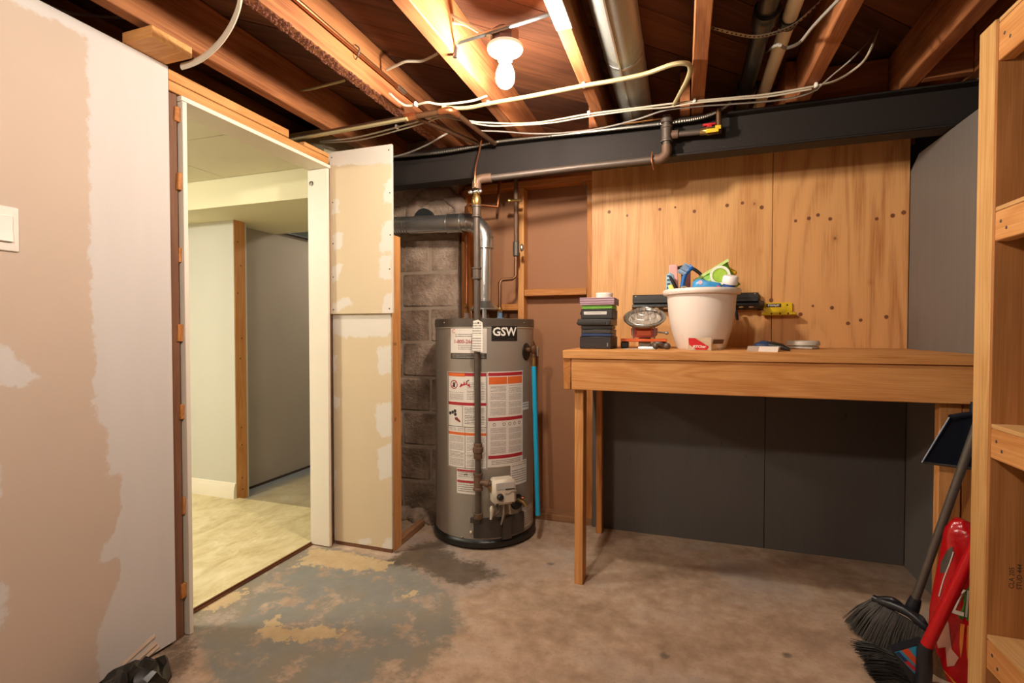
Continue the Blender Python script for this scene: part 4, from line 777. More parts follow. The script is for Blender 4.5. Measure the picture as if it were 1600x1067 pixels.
# portable heater with wire guard
ph_ = thing('portable_heater', 'orange and grey portable heater with oval wire guard dish', 'heater', (-.18, 2.60, BT))
M_or = plain('heater_orange', '#d4602a', .4); M_hr = plain('heater_red', '#a23416', .4); M_hg = plain('heater_grey', '#8b877f', .4, .3)
hx, hy = -.182, 2.60
def tilt(mb, c, deg): return mb.rot('X', deg, c)
dc = (hx, hy, 1.226)
obj('dish', tilt(MB().lathe([(.0, -.022), (.06, -.020), (.090, -.004), (.104, .012), (.104, .018), (.098, .018), (.085, .004), (.0, -.010)], dc, 32), dc, 28), M_hg, ph_)
obj('burner_tile', tilt(MB().lathe([(0, .008), (.078, .008), (.08, .004), (.08, -.006)], dc, 28), dc, 28), plain('burner_tile', '#b8ada0', .7, 0, .2, 60), ph_)
gd = MB()
for k in range(5):
    o_ = -.064+.032*k; h_ = math.sqrt(max(0, .085**2-o_**2)); gd.tube([(dc[0]+o_, dc[1]+h_*math.cos(PI*j/10), dc[2]+.012+.040*math.sin(PI*j/10)) for j in range(11)], .0018, 5)
for rr, hh in ((.085, .014), (.07, .034), (.045, .048)): gd.tube([(dc[0]+rr*math.cos(2*PI*j/24), dc[1]+rr*math.sin(2*PI*j/24), dc[2]+hh) for j in range(25)], .0018, 5)
obj('wire_guard', tilt(gd, dc, 28), M_galv, ph_)
obj('burner_box', MB().prism([(-.062, 1.184), (.062, 1.184), (.060, 1.150), (.045, 1.137), (-.045, 1.137), (-.060, 1.150)], 'y', hy-.045, hy+.045).map(lambda x, y, z_: (hx+x, y, z_)), M_hr, ph_)
obj('face_plate', MB().box(hx-.035, hx+.035, hy-.048, hy-.044, 1.146, 1.172, .003), M_or, ph_)
for sx in (-.05, .05): obj('bracket', MB().tube([(hx+sx, hy-.04, 1.13), (hx+sx*1.05, hy-.05, 1.16), (hx+sx, hy-.055, 1.205)], .004, 6), M_hg, ph_)
obj('stand_bar', MB().box(hx-.112, hx+.108, hy-.05, hy+.02, 1.117, 1.132, .003), M_or, ph_)
obj('stand_post', MB().box(hx-.028, hx+.03, hy-.02, hy+.02, BT, 1.138, .003), M_hg, ph_)
for sx in (-.095, .09): obj('foot', MB().box(hx+sx-.018, hx+sx+.018, hy-.045, hy+.02, BT, 1.117, .005), M_blk, ph_)
obj('knob', MB().tube([(hx+.06, hy-.03, 1.165), (hx+.105, hy-.035, 1.160)], .004, 6).ball((hx+.108, hy-.035, 1.160), .009, .007, .009, 8, 6), M_hg, ph_)
cl = thing('clamp', 'small steel clamp lying at the foot of the white planter', 'clamp', (-.09, 2.46, BT))
obj('jaw', MB().tube(smoothpath([(-.145, 2.47, BT+.012), (-.125, 2.455, BT+.026), (-.10, 2.45, BT+.026), (-.085, 2.46, BT+.012)], 5), .011, 8), M_iron, cl); obj('screw', MB().tube([(-.20, 2.47, BT+.007), (-.12, 2.455, BT+.008)], .006, 8), M_galv, cl)
obj('handle', MB().ball((-.070, 2.45, BT+.016), .018, .014, .016, 10, 6).ball((-.120, 2.45, BT+.018), .016, .014, .017, 10, 6), M_iron, cl)
tag(obj('ruler', MB().box(-.27, -.12, 2.44, 2.465, BT, BT+.003, .0005).rot('Z', -4, (-.2, 2.45, BT)), plain('ruler_white', '#cbc3b6', .35, .3)), 'flat pale metal ruler lying in front of the portable heater', 'ruler')
# white planter and its contents
PX, PY = .082, 2.58
pl = thing('planter_pot', 'large scuffed white plastic planter holding cleaning supplies', 'planter', (PX, PY, BT))
t = NT('pot_plastic'); v = t.coords((1, 1, 1), False); n = t.noise(v, 20, 5, .7); col = t.mix(t.math('MULTIPLY', t.step(n, .64, .72), .5), lin('#e6dbd0'), lin('#b49d88')); M_pot = t.fin(col, .38)
prof = [(0, .004), (.098, .004), (.104, .0), (.112, .012), (.136, .09), (.150, .17), (.155, .235), (.157, .258), (.172, .260), (.177, .268), (.177, .278), (.172, .284), (.160, .283), (.152, .24), (.13, .10), (.105, .03), (0, .028)]
obj('shell', MB().lathe(prof, (PX, PY, BT), 56), M_pot, pl)
obj('water_window', MB().lathe([(.1185, .028), (.1245, .048)], (PX, PY, BT), 6, R(-66), R(-38)), plain('window_dark', '#6a4a36', .6), pl)
def flat(name, label, cat, pts, y, th, m, lean=0, bulge=0, yz=1.30):
    """a soft pack: an outline given in metres with real thickness, leaning back by `lean`"""
    T = thing(name, label, cat, (sum(p[0] for p in pts)/len(pts), y, min(p[2] for p in pts)))
    c = (sum(p[0] for p in pts)/len(pts), sum(p[2] for p in pts)/len(pts)); n = len(pts); mb = MB(); f = lambda zz: (zz-yz)*lean
    fr = [(p[0], y+f(p[2]), p[2]) for p in pts]; bk = [(p[0], y+.006+f(p[2]), p[2]) for p in pts]
    inn = [(c[0]+(p[0]-c[0])*.7, y-th*.5+f(p[2]), c[1]+(p[2]-c[1])*.7) for p in pts]; inb = [(a, b+.006+th, d) for a, b, d in inn]
    vs = fr+bk+inn+inb; fs = []
    for i in range(n):
        j = (i+1) % n; fs += [(i, j, 2*n+j, 2*n+i), (n+i, n+j, 3*n+j, 3*n+i), (i, j, n+j, n+i)]
    fs += [tuple(range(2*n, 3*n)), tuple(range(3*n, 4*n))]
    obj('pack', mb.add(vs, fs), m, T, 60); return T, f
gp, f = flat('wipes_pack', 'lime green wipes pouch with a lime slice picture in the planter', 'pouch', [(0.046,2.600,1.419),(0.200,2.600,1.515),(0.209,2.600,1.472),(0.257,2.600,1.391),(0.204,2.600,1.350),(0.081,2.600,1.353)], 2.60, .035, plain('pouch_green', '#7cc22c', .3, 0, .12), .1)
def disc(name, c, y, r0, r1, m, parent, n=28):
    mb = MB(); vs = []
    for i in range(n):
        w = 2*PI*i/n; vs += [(c[0]+r*math.cos(w), y-.0005*k, c[2]+r*math.sin(w)) for k, r in enumerate((r0, r1))]
    return obj(name, mb.add(vs, [(2*i, 2*i+1, (2*i+3) % (2*n), (2*i+2) % (2*n)) for i in range(n)]), m, parent, 0)
lc = [(0.165,2.578,1.434)][0]
disc('lime_slice', lc, 2.578, 0.0005, .034, plain('lime_flesh', '#a8cf45', .4, 0, .3, 60), gp); disc('lime_rind', lc, 2.5775, .034, .046, plain('rind_white', '#eef0dc', .4), gp); disc('lime_edge', lc, 2.577, .030, .033, plain('lime_dark', '#7fae28', .4), gp)
rb_ = [(0.046,2.598,1.419),(0.200,2.598,1.514),(0.205,2.598,1.502),(0.057,2.598,1.409)]; obj('pouch_seal', MB().add([(a, b-.004, c) for a, b, c in rb_]+[(a, b+.002, c) for a, b, c in rb_], [(0, 1, 2, 3), (4, 5, 6, 7), (0, 1, 5, 4), (2, 3, 7, 6)]), plain('seal_lime', '#c9e58a', .35), gp, 0)
bpk, f = flat('detergent_pack', 'light blue detergent packet tucked in the planter front', 'packet', [(0.036,2.520,1.367),(0.044,2.520,1.403),(0.070,2.520,1.417),(0.115,2.520,1.403),(0.164,2.520,1.393),(0.176,2.520,1.363),(0.170,2.520,1.351),(0.047,2.520,1.354)], 2.52, .03, plain('packet_blue', '#3f97d3', .35, 0, .25, 14), 0)
disc('white_patch', [(0.075,2.503,1.397)][0], 2.503, .0003, .010, plain('pack_pink', '#e3c7d6', .4), bpk); disc('red_patch', [(0.153,2.503,1.371)][0], 2.503, .0003, .009, plain('pack_red', '#d95a63', .4), bpk)
bt = thing('spray_bottle', 'blue bottle with a wide white cap standing in the planter', 'bottle', (.21, 2.50, 1.2))
c = [(0.199,2.500,1.372)][0]
obj('body', MB().lathe([(0, -.022), (.024, -.022), (.026, -.018), (.027, .012)], c, 24).rot('Y', 8, c), plain('bottle_blue', '#1c4f9f', .35), bt); obj('cap', MB().lathe([(.027, .012), (.033, .014), (.035, .022), (.034, .044), (.028, .052), (0, .054)], c, 24).rot('Y', 8, c).rot('X', 14, c), plain('cap_white', '#efe9e6', .35), bt)
br = thing('scrub_brush', 'blue scrub brush with pale bristles standing in the planter', 'brush', (.0, 2.54, 1.25))
q = [(-0.010,2.540,1.339),(-0.004,2.540,1.381),(0.007,2.540,1.436),(0.033,2.540,1.469),(0.041,2.540,1.477)]
obj('handle', MB().tube(smoothpath(q, 5), [.011]*(len(smoothpath(q, 5))-6)+[.016]*6, 10), plain('brush_blue', '#1d63ad', .4), br)
bs = MB(); p0, p1 = Vector(q[2]), Vector(q[4])
for i in range(70):
    u = random.random(); s = p0+(p1-p0)*u+Vector((random.uniform(-.006, .0), random.uniform(-.014, .012), 0)); bs.tube([s, s+Vector((-.030, -.006, .016))], [.0022, .0016], 4)
o = obj('bristles', bs, plain('brush_pale', '#a8c3dc', .5), br, 0); o['kind'] = 'stuff'
T = tbox('sponge', 'pink sponge stick poking up at the planter back', 'sponge', -.054, -.014, 2.57, 2.60, 1.24, 1.493, plain('sponge_pink', '#e8a7a0', .8, 0, .1, 60, .3), None, .004); T.rotation_euler.y = R(-3)
T = tbox('card_box', 'maroon carton behind the blue brush in the planter', 'box', -.010, .034, 2.61, 2.64, 1.24, 1.490, plain('carton_maroon', '#6d3b3a', .6), None, .002)
T = thing('strap', 'black strap arching over the edge of the planter supplies', 'strap', (.05, 2.60, 1.4)); obj('band', MB().tube(smoothpath([(-0.059,2.610,1.439),(-0.035,2.610,1.476),(0.022,2.610,1.484),(0.072,2.610,1.454),(0.095,2.610,1.419)], 6), .008, 8, True, .5), M_blk, T)
T = tbox('yellow_cloth', 'folded yellow cloth behind the green pouch', 'cloth', .085, .135, 2.635, 2.66, 1.30, 1.505, plain('cloth_yellow', '#e0a81e', .8), None, .006); T.rotation_euler.y = R(35)
T, f = flat('striped_packet', 'blue and white striped packet at the planter rim', 'packet', [(-0.080,2.530,1.361),(-0.077,2.530,1.438),(-0.063,2.530,1.453),(-0.042,2.530,1.437),(-0.039,2.530,1.357),(-0.074,2.530,1.358)], 2.53, .02, plain('packet_stripe', '#8fb6c8', .4, 0, .4, 60))
for k in range(4): obj('stripe', MB().box(-.073, -.059, 2.519, 2.521, 1.372+k*.019, 1.380+k*.019), plain('stripe_navy', '#26405c', .4), T, 0)
T, f = flat('yellow_packet', 'yellow paper packet at the planter rim beside the stripes', 'packet', [(-0.064,2.500,1.353),(-0.068,2.500,1.386),(-0.053,2.500,1.392),(-0.030,2.500,1.367),(-0.024,2.500,1.352)], 2.50, .012, plain('packet_yellow', '#e6d868', .4))
T = thing('scissors', 'dark handled scissors resting on the planter rim', 'scissors', (-.05, 2.49, 1.3)); obj('blade', MB().tube([(-0.059,2.485,1.427),(-0.041,2.485,1.390),(-0.024,2.485,1.353)], [.006, .008, .007], 8, True, .5), M_blk, T); obj('finger_ring', MB().tube([(.004+.016*math.cos(2*PI*j/16), 2.49, 1.362+.016*math.sin(2*PI*j/16)) for j in range(17)], .0035, 6), plain('ring_khaki', '#9b8f5c', .4), T)
# tool rail and yellow holder fixed on the plywood
tr = thing('tool_rail', 'long black slotted tool rail fixed on the plywood behind the planter', 'rail', (.05, 2.96, 1.28))
obj('bar', MB().box(-.272, .378, 2.925, 2.971, 1.325, 1.374, .004), plain('rail_grey', '#3a3734', .4, .2), tr)
obj('lip', MB().prism([(2.971, 1.325), (2.905, 1.318), (2.900, 1.305), (2.940, 1.285), (2.971, 1.285)], 'x', -.272, .378), M_blk, tr)
for k in range(13): obj('slot', MB().ball((-.235+.048*k, 2.9135, 1.297), .014, .006, .006, 10, 6), plain('slot_wood', '#b08a62', .7), tr)
for x in (-.255, -.05, .15, .36): obj('screw', MB().ball((x, 2.925, 1.366), .005, .003, .004, 8, 6), M_galv, tr)
obj('groove', MB().box(-.272, .378, 2.9235, 2.925, 1.343, 1.347), M_blk, tr)
obj('end_cap', MB().prism([(2.971, 1.33), (2.935, 1.33), (2.905, 1.305), (2.971, 1.280)], 'x', .378, .402), M_blk, tr)
obj('peg', MB().tube([(.262, 2.90, 1.295), (.266, 2.885, 1.262), (.272, 2.882, 1.228)], [.009, .008, .007], 8), M_blk, tr)
yh = thing('tool_holder', 'yellow wall tool holder with a black maker badge right of the rail', 'holder', (.48, 2.96, 1.25)); M_y = plain('holder_yellow', '#e0bd1f', .4, 0, .06)
obj('back_plate', MB().prism([(.385, 1.32), (.535, 1.32), (.540, 1.315), (.540, 1.262), (.425, 1.262), (.405, 1.285)], 'y', 2.958, 2.971), M_y, yh)
obj('ledge', MB().box(.395, .552, 2.905, 2.958, 1.252, 1.268, .005), M_y, yh)
bd_ = obj('badge', MB().box(.418, .488, 2.956, 2.958, 1.296, 1.314, .0009), M_blk, yh); tm = text_mb('STANLEY', .0135, 'CENTER', .0004); tm.map(lambda x, y, z_: (.453+x, 2.9555, 1.305+y)); obj('lettering', tm, plain('badge_white', '#ece6da', .4), bd_, 0)
for (x, y, z_) in ((.400, 2.957, 1.306), (.517, 2.957, 1.306), (.435, 2.904, 1.260), (.475, 2.904, 1.260), (.512, 2.904, 1.260)): obj('hole', MB().ball((x, y, z_), .0045, .0012, .0045, 8, 5), M_blk, yh)
# small things at the right
rbx = thing('card_box', 'small red and white printed carton before the planter', 'box', (.072, 2.39, BT)); bx0, bx1, by = .022, .120, 2.378
obj('carton', MB().box(bx0, bx1, by, by+.035, BT, BT+.058, .001), plain('carton_cream', '#cbb79a', .5, 0, .25, 40), rbx)
obj('red_print', MB().add([(bx0+.002, by-.0006, BT+.055), (bx0+.030, by-.0006, BT+.055), (bx0+.088, by-.0006, BT+.018), (bx0+.080, by-.0006, BT+.003), (bx0+.034, by-.0006, BT+.003), (bx0+.004, by-.0006, BT+.028)], [(0, 1, 2, 3, 4, 5)]), plain('print_red', '#c61f22', .45), rbx, 0)
tm = text_mb('JETCher', .016, 'CENTER', .0006); tm.map(lambda x, y, z_: (.070+x, by-.0012, BT+.0175+y)); obj('lettering', tm, plain('badge_white', '#ece6da', .4), rbx, 0)
wp = thing('paper_carton', 'open white folded carton lying tilted at the bench edge', 'box', (.33, 2.32, BT))
obj('sleeve', MB().prism([(-.07, 0), (.05, 0), (.055, .022), (-.065, .022)], 'y', -.016, .016).rot('Z', -22).map(lambda x, y, z_: (.330+x, 2.345+y, BT+z_)), plain('carton_white', '#d9d2c8', .6), wp); obj('side_panel', MB().prism([(-.07, .001), (-.025, .001), (-.02, .0215), (-.065, .0215)], 'y', -.0168, -.016).rot('Z', -22).map(lambda x, y, z_: (.330+x, 2.345+y, BT+z_)), plain('carton_tan', '#a89584', .6), wp)
nv = thing('work_glove', 'crumpled navy and black glove behind the white carton', 'glove', (.37, 2.47, BT))
obj('palm', MB().ball((.345, 2.47, BT+.020), .045, .04, .022, 16, 10).map(lambda x, y, z_: (x, y, max(BT, z_+.004*math.sin(x*190+y*120)))), plain('glove_navy', '#1f3157', .6), nv); obj('fingers', MB().tube([(.36, 2.45, BT+.022), (.40, 2.43, BT+.018), (.435, 2.415, BT+.007)], [.018, .014, .006], 10).tube([(.37, 2.47, BT+.026), (.41, 2.45, BT+.020), (.43, 2.43, BT+.008)], [.016, .012, .006], 10), M_blk, nv)
sd = thing('smoke_alarm', 'flat white round plastic alarm lying on the bench by the wall', 'alarm', (.555, 2.78, BT)); M_sd = plain('alarm_white', '#c9bfae', .45)
obj('cover', MB().lathe([(.068, .016), (.074, .018), (.074, .032), (.068, .040), (0, .042)], (.555, 2.78, BT), 32), M_sd, sd); obj('base', MB().lathe([(0, 0), (.060, 0), (.070, .004), (.070, .013), (0, .015)], (.555, 2.78, BT), 32), M_sd, sd); obj('tab', MB().box(.545, .58, 2.700, 2.71, BT+.001, BT+.012, .002), M_sd, sd)
# light switch on the left wall
ls = thing('light_switch', 'white two-gang rocker light switch on the left drywall', 'switch', (XL, .845, 1.45)); M_sw = plain('switch_white', '#e4dcd0', .35, 0, .02)
obj('cover_plate', MB().box(XL, XL+.006, .786, .904, 1.393, 1.518, .004), M_sw, ls)
for y0 in (.800, .852): 
    rk = obj('rocker', MB().prism([(0, 1.418), (.009, 1.420), (.006, 1.456), (.008, 1.490), (0, 1.492)], 'y', y0, y0+.034).map(lambda x, y, z_: (XL+.005+x, y, z_)), plain('rocker_white', '#efe8de', .3, 0, .02), ls)

# ================================================================ shelving, brooms, dustpan, bag
sh_ = thing('shelving_unit', 'pine shelving unit with rails and shelf boards along the right wall', 'shelf', (.93, .9, 0))
obj('post', MB().box(.810, .848, 1.757, 1.835, 0, 2.03, .003), wood('post_pine', '#e0b476', '#c08e52', 'Z'), sh_)
eb = obj('end_board', MB().box(.8115, 1.046, 1.744, 1.756, 0, 2.02, .001), wood('end_board', '#c08650', '#9a6434', 'Z', 5), sh_)
obj('post', MB().box(.810, .848, -.30, -.222, 0, 2.03, .003), wood('post_pine', '#e0b476', '#c08e52', 'Z'), sh_)
for (z0, z1) in ((1.907, 2.012), (1.416, 1.498), (.817, .900), (.226, .309)):
    rl = obj('rail', MB().box(.8115, .8475, -.22, 1.743, z0, z1, .003), pine('Y'), sh_)
    for y in (1.715, 1.69): obj('screw', MB().ball((.8112, y, (z0+z1)/2+(.01 if y > 1.7 else -.012)), .0012, .005, .005, 8, 5), M_iron, rl)
    obj('shelf_board', MB().box(.8125, 1.046, -.22, 1.743, z1+.0005, z1+.0125, .001), wood('shelf_board', '#d9ae76', '#bd8d55', 'Y', 5), sh_)
for i, s in enumerate(('', 'CLA 205', 'STUD 444', 'MARKET', 'CLA 205')):
    if not s: continue
    tm = text_mb(s, .0165, 'LEFT', .0002); tm.map(lambda x, y, z, i=i: (.848+i*.0170-y, 1.7436, .458+x*1.0)); obj('mill_stamp', tm, plain('ink', '#4a3322', .8), eb, 0)
# push broom: grey handle and angled head
bm1 = thing('broom', 'angled broom with a slim grey handle and dark grey bristles', 'broom', (.72, 2.2, 0)); M_gh = plain('handle_grey', '#6c655d', .35, .4, .06); M_bk = plain('broom_plastic', '#24262c', .35)
h0 = Vector([(0.810,2.210,0.152)][0]); h1 = Vector([(0.969,2.165,0.841)][0]); dH = (h1-h0)
obj('handle', MB().tube([h0, h0+dH*1.32], .0135, 14), M_gh, bm1); obj('socket', MB().tube([h0-dH*.045, h0+dH*.02, h0+dH*.05], [.024, .021, .018], 14), M_bk, bm1)
A = Vector([(0.698,2.250,0.146)][0]); B = Vector([(0.829,2.140,0.110)][0]); mid = (A+B)/2+Vector((0, 0, .022))
hd_ = [A, A+(B-A)*.15+Vector((0, 0, .004)), A+(B-A)*.45+Vector((0, 0, .018)), A+(B-A)*.7+Vector((0, 0, .022)), A+(B-A)*.93+Vector((0, 0, .008)), B]
obj('head_block', MB().tube(smoothpath(hd_, 4), [.013, .013, .013, .013]+[.016]*13+[.015, .014, .013, .011], 12), M_bk, bm1)
obj('head_brace', MB().tube(smoothpath([A+(B-A)*.1+Vector((0, 0, .008)), A+(B-A)*.4+Vector((0, 0, .038)), h0-dH*.04, A+(B-A)*.88+Vector((0, 0, .030)), A+(B-A)*.99], 5), .009, 8), M_bk, bm1)
T0 = Vector([(0.616,2.270,0.025)][0]); T1 = Vector([(0.714,2.160,-0.005)][0]); T2 = Vector([(0.805,2.100,0.083)][0]); bb_ = MB()
for i in range(620):
    u = random.random(); w = random.uniform(-.014, .014); s = A+(B-A)*u+Vector((0, w, -.004)); tp = T0*(1-u)**2+(T1*2-(T0+T2)*.5)*2*u*(1-u)+T2*u*u
    tp = tp+Vector((random.uniform(-.012, .012), w*1.4+random.uniform(-.012, .012), random.uniform(-.003, .010))); tp.z = max(tp.z, .002); md = (s+tp)/2+Vector((0, 0, .010))
    bb_.tube([s, md, tp], [.0021, .0019, .0009], 4, False)
o = obj('bristles', bb_, plain('bristle_grey', '#4b4843', .6, 0, .35, 80), bm1, 0); o['kind'] = 'stuff'
# dustpan hung on the handle
dpn = thing('dustpan', 'dark navy dustpan clipped on the grey broom handle', 'dustpan', (.93, 2.19, .62)); M_dp = plain('dustpan_navy', '#18202f', .35); 
q = [(0.917,2.215,0.859),(1.016,2.215,0.874),(1.037,2.215,0.675),(0.835,2.215,0.690)]; n_ = len(q); mb = MB()
mb.add([(a, b, c) for a, b, c in q]+[(a, b+.004, c) for a, b, c in q], [(0, 1, 2, 3), (4, 5, 6, 7)]+[(i, (i+1) % 4, (i+1) % 4+4, i+4) for i in range(4)]); obj('pan', mb, M_dp, dpn, 0)
a, b, c, d = [Vector(v) for v in q]; wl_ = Vector((-.018, -.030, .004))
obj('side_wall', MB().add([a, d, d+wl_*.4, a+wl_, a+Vector((.003, 0, 0)), d+Vector((.003, 0, 0)), d+wl_*.4+Vector((.003, 0, 0)), a+wl_+Vector((.003, 0, 0))], [(0, 1, 2, 3), (4, 5, 6, 7), (0, 3, 7, 4), (1, 2, 6, 5), (3, 2, 6, 7), (0, 1, 5, 4)]), plain('dustpan_blue', '#2a4778', .35), dpn, 0)
obj('back_wall', MB().tube([a+wl_*.6, a+Vector((.03, -.012, .012)), b+Vector((0, -.012, .008))], .010, 10), M_dp, dpn)
obj('lip', MB().tube([d+Vector((-.002, -.003, 0)), c+Vector((0, -.003, 0))], .0045, 8), plain('lip_grey', '#4a4642', .5), dpn)
obj('edge_teeth', MB().tube([a+wl_, d+wl_*.4], .0022, 6), plain('teeth_pale', '#9fb0c4', .4), dpn)
obj('grip', MB().tube([((a+b)/2)+Vector((.012, -.004, 0)), ((a+b)/2)+Vector((.016, -.004, .05))], .012, 10), M_dp, dpn)
# second broom with red handle
bm2 = thing('broom', 'broom with a thick red handle and a colourful label on its black head', 'broom', (.76, 1.96, 0))
r0 = Vector([(0.754,1.955,0.144)][0]); r1 = Vector([(0.856,1.900,0.518)][0]); dR = r1-r0
obj('handle', MB().tube([r0, r0+dR*2.2], .0175, 16), plain('handle_red', '#c4121c', .3, 0, .04), bm2); obj('socket', MB().tube([r0+dR*.02, r0-dR*.03, Vector([(0.752,1.960,0.069)][0]), Vector([(0.750,1.965,-0.005)][0])], [.019, .021, .023, .022], 14), M_bk, bm2)
q = [(0.666,1.965,0.105),(0.753,1.965,0.153),(0.764,1.965,0.079),(0.759,1.965,-0.007),(0.734,1.965,-0.013)]; n_ = len(q)
hb = obj('head', MB().add([(a, b, c) for a, b, c in q]+[(a, b+.035, c) for a, b, c in q], [tuple(range(n_)), tuple(range(n_, 2*n_))]+[(i, (i+1) % n_, (i+1) % n_+n_, i+n_) for i in range(n_)]), M_bk, bm2, 0)
q = [(0.672,1.964,0.105),(0.747,1.964,0.146),(0.740,1.964,0.032)]; obj('label', MB().add(q, [(0, 1, 2)]), plain('label_blue', '#2f9dc9', .35), hb, 0)
for k, (s, m) in enumerate((('1408,1016 1420,1013 1437,1040 1436,1050', plain('label_orange2', '#e0552f', .4)), ('1402,1019 1407,1017 1436,1054 1436,1060', plain('label_red2', '#c22733', .4)), ('1399,1020 1402,1019 1420,1040 1416,1038', plain('label_navy', '#1d3463', .4)))): pass
for pts, m in (([(0.690,1.962,0.116),(0.709,1.963,0.126),(0.742,1.963,0.084),(0.741,1.962,0.063)], plain('label_orange2', '#e0552f', .4)), ([(0.697,1.962,0.079),(0.706,1.962,0.089),(0.741,1.963,0.056),(0.740,1.962,0.043)], plain('label_red2', '#c22733', .4)), ([(0.674,1.962,0.104),(0.684,1.962,0.110),(0.709,1.962,0.084),(0.699,1.962,0.079)], plain('label_navy', '#1d3463', .4))): obj('label_band', MB().add(pts, [tuple(range(len(pts)))]), m, hb, 0)
bb_ = MB(); A2, B2 = Vector([(0.673,1.985,0.090)][0]), Vector([(0.749,1.985,-0.028)][0]); S0, S1 = Vector([(0.579,2.020,0.085)][0]), Vector([(0.637,1.950,-0.017)][0])
for i in range(520):
    u = random.random(); s = A2+(B2-A2)*u+Vector((0, random.uniform(-.016, .016), 0)); tp = S0+(S1-S0)*u+Vector((random.uniform(-.02, .02), random.uniform(-.022, .022), random.uniform(-.012, .012))); tp.z = max(.002, tp.z); s.z = max(.004, s.z)
    bb_.tube([s, (s+tp)/2+Vector((0, 0, .008)), tp], [.002, .0018, .0009], 4, False)
o = obj('bristles', bb_, plain('bristle_black', '#1d1a17', .6, 0, .3, 80), bm2, 0); o['kind'] = 'stuff'
# red pet food bag
LE = [(0.814,2.080,-0.085),(0.814,2.080,0.016),(0.808,2.080,0.104),(0.812,2.080,0.217),(0.826,2.080,0.330),(0.839,2.080,0.420),(0.850,2.080,0.499),(0.863,2.080,0.523)]; NV = len(LE)
def bagpt(u, v, side=-1, off=0):
    k = v*(NV-1); i = min(int(k), NV-2); fz = k-i; x0 = LE[i][0]*(1-fz)+LE[i+1][0]*fz; z_ = LE[i][2]*(1-fz)+LE[i+1][2]*fz; z_ = max(z_, 0)
    x1 = 1.035; x = x0+(x1-x0)*u
    e = max(0, math.sin(PI*min(1, max(0, u))))**.5; tp = (1-max(0, v-.05)**4*.92)*min(1, v*6+.55)
    w = .068*e*tp+.003*math.sin(u*23+v*17)*(.3+v)
    return (x, 2.08+side*(w+.004+off), z_+(.012*math.sin(u*9) if v > .99 else 0))
pb = thing('pet_food_bag', 'shiny red printed bag of pet food standing behind the brooms', 'bag', (.9, 2.08, 0)); mb = MB(); nu, nv_ = 20, 24; vs = []
for side in (-1, 1):
    for i in range(nu+1):
        for j in range(nv_+1): vs.append(bagpt(i/nu, j/nv_, side))
fs = []; o_ = (nu+1)*(nv_+1); ix = lambda s, i, j: s*o_+i*(nv_+1)+j
for s in (0, 1):
    for i in range(nu):
        for j in range(nv_): fs.append((ix(s, i, j), ix(s, i+1, j), ix(s, i+1, j+1), ix(s, i, j+1)))
for i in range(nu): fs += [(ix(0, i, 0), ix(0, i+1, 0), ix(1, i+1, 0), ix(1, i, 0)), (ix(0, i, nv_), ix(0, i+1, nv_), ix(1, i+1, nv_), ix(1, i, nv_))]
for j in range(nv_): fs += [(ix(0, 0, j), ix(0, 0, j+1), ix(1, 0, j+1), ix(1, 0, j)), (ix(0, nu, j), ix(0, nu, j+1), ix(1, nu, j+1), ix(1, nu, j))]
t = NT('bag_red'); v = t.coords((1, 1, 1), False); n = t.noise(v, 30, 4); t.bump(n, .5, .006); M_bag = t.fin(t.mix(n, lin('#a50d12'), lin('#c9141b')), .22)
bo = obj('bag_body', mb.add(vs, fs), M_bag, pb, 60)
def decal(name, pts, m, lay=1, sub=3):
    pts = [(u*.62, v) for u, v in pts]
    c = (sum(p[0] for p in pts)/len(pts), sum(p[1] for p in pts)/len(pts)); n = len(pts); mb = MB(); vs = [bagpt(*c, -1, .0009*lay)]
    for k in range(1, sub+1):
        for p in pts: vs.append(bagpt(c[0]+(p[0]-c[0])*k/sub, c[1]+(p[1]-c[1])*k/sub, -1, .0009*lay))
    fs = [(0, 1+i, 1+(i+1) % n) for i in range(n)]
    for k in range(sub-1): fs += [(1+k*n+i, 1+(k+1)*n+i, 1+(k+1)*n+(i+1) % n, 1+k*n+(i+1) % n) for i in range(n)]
    return obj(name, mb.add(vs, fs), m, bo, 0)
M_chk = plain('print_chicken', '#d79f88', .35, 0, .12, 40); M_cr = plain('print_carrot', '#dd7a2a', .35); M_gr = plain('print_green', '#4f7a2c', .35, 0, .4, 50); M_dk = plain('print_dog', '#4e4740', .4, 0, .5, 50); M_wt = plain('print_white', '#e9e2d8', .35); M_gd = plain('print_gold', '#c98f27', .3)
decal('yellow_band', [(.0, .0), (1, .0), (1, .08), (.5, .10), (.25, .15), (.06, .2)], M_gd); decal('grain_print', [(0.0, .02), (.16, .02), (.22, .10), (.12, .22), (.01, .34)], plain('print_grain', '#6b4f32', .5, 0, .6, 120), 2)
decal('chicken_print', [(.02, .42), (.14, .46), (.24, .40), (.30, .30), (.42, .27), (.33, .22), (.22, .20), (.20, .30), (.10, .28), (.04, .34)], M_chk, 2)
for u in (.45, .56): decal('carrot_print', [(u-.035, .42), (u+.035, .42), (u+.025, .33), (u, .27), (u-.028, .33)], M_cr, 3)
decal('greens_print', [(.38, .44), (.66, .42), (.68, .58), (.55, .60), (.44, .56)], M_gr, 2); decal('pet_print', [(.38, .80), (.62, .84), (.72, .74), (.70, .66), (.50, .68), (.40, .72)], M_dk, 2); decal('pet_print', [(.36, .70), (.46, .76), (.54, .72), (.48, .67), (.38, .67)], M_wt, 3)
decal('side_print', [(.02, .60), (.10, .62), (.16, .72), (.12, .77), (.05, .74), (.01, .66)], M_dk, 2); decal('gold_corner', [(.50, .93), (.75, .90), (.75, .99), (.56, .985)], M_gd, 2)
tm = text_mb('ZI', .085, 'LEFT', .001); tm.map(lambda x, y, z: bagpt(.15+x/.26*.62, .50+y/.55, -1, .003)); obj('lettering', tm, M_wt, bo, 0)
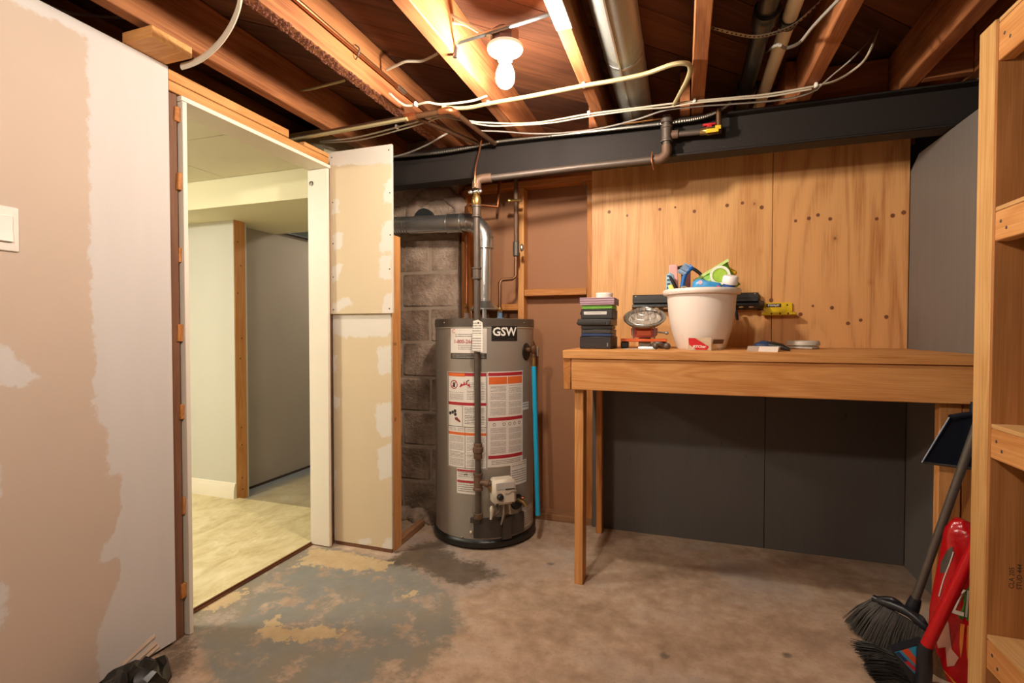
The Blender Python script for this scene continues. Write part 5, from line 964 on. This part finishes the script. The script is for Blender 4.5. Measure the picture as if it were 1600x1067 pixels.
obj('white_seam', MB().tube([bagpt(.03+.06*k/10, .50+.24*k/10, -1, .002) for k in range(11)], .0018, 5), M_wt, bo)
# crumpled black plastic by the left wall
t_ = thing('plastic_bag', 'crumpled black plastic bag at the foot of the left wall', 'bag', (-1.66, 1.05, 0)); mb = MB().ball((-1.655, 1.085, .035), .095, .13, .055, 22, 14)
mb.map(lambda x, y, z: (x+.012*math.sin(y*70+z*50), y+.012*math.sin(x*80), max(.001, z+.018*math.sin(x*60+y*47)*math.sin(y*90)))); obj('film', mb, plain('bag_black', '#17150f', .25, 0, .2), t_, 25)

# ================================================================ lamps of the place
def bulb_lamp(x, y, z, label, M_bulb, with_bar=None):
    L = thing('ceiling_light', label, 'light', (x, y, z+.12), 'bare bulb lampholders')
    obj('junction_box', MB().lathe([(0, .075), (.05, .075), (.052, .07), (.052, .02), (0, .02)], (x, y, z+.07), 8), plain('box_brown', '#5a4038', .5), L)
    obj('lampholder', MB().lathe([(0, .02), (.066, .02), (.067, .012), (.062, .004), (.04, -.008), (.03, -.012), (.026, -.03), (.02, -.032)], (x, y, z+.07), 28), plain('porcelain', '#f2ece2', .3, 0, .03), L)
    prof = [(.0001, -.060), (.014, -.057), (.025, -.049), (.0325, -.036), (.035, -.020), (.033, -.003), (.027, .014), (.020, .028), (.0165, .038), (.016, .046)]
    obj('bulb', MB().lathe(prof, (x, y, z), 24), M_bulb, L)
    if with_bar:
        (xa, xb, yb, zb) = with_bar
        obj('hanger_bar', MB().tube([(xa, yb+.03, zb-.045), (xa+.004, yb+.03, zb), (xa+.03, yb+.02, zb+.005), (xb-.03, yb-.02, zb+.01), (xb-.004, yb-.02, zb+.01), (xb-.002, yb-.02, zb-.02)], .009, 8), plain('galv_bar', '#b9bcc0', .25, 1), L)
    return L
bulb_lamp(-.622, 1.75, 2.118, 'lit bare bulb in a white lampholder between joists beside the cables', emis('bulb_glow', BULB_COL, BULB_W/(PI*.0145)), (-.810, -.418, 1.69, 2.232))
bulb_lamp(-.60, -.05, 2.09, 'lit bare bulb in a white lampholder above where the photographer stands', emis('bulb_glow_rear', BULB_COL, BULB2_W/(PI*.0145)))
L2 = thing('ceiling_light', 'round flush ceiling lamp in the room past the doorway', 'light', (-3.0, 1.0, 2.09))
obj('lamp_base', MB().lathe([(0, 0), (.16, 0), (.16, -.02), (0, -.02)], (-3.0, 1.0, 2.093), 28), plain('porcelain', '#f2ece2', .3, 0, .03), L2)
obj('diffuser', MB().lathe([(.15, -.021), (.145, -.05), (.11, -.08), (.05, -.095), (0.0001, -.097)], (-3.0, 1.0, 2.093), 28), emis('diffuser_glow', (1, .95, .82), NEXT_ROOM_W/(PI*.09)), L2)
L3 = thing('ceiling_light', 'round flush ceiling lamp past the grey wall beyond the doorway', 'light', (-2.2, 3.9, 2.28))
obj('lamp_base', MB().lathe([(0, 0), (.13, 0), (.13, -.02), (0, -.02)], (-2.2, 3.9, 2.295), 28), plain('porcelain', '#f2ece2', .3, 0, .03), L3)
obj('diffuser', MB().lathe([(.12, -.021), (.115, -.05), (.08, -.07), (.0001, -.08)], (-2.2, 3.9, 2.295), 28), emis('diffuser_glow_beyond', (1, .9, .74), 13/(PI*.06)), L3)
struct('ceiling_beyond', MB().box(-3.3, -1.9, 3.13, 4.6, 2.297, 2.32), M_pale)
for o in list(bpy.data.objects):
    if '_base' in o: del o['_base']
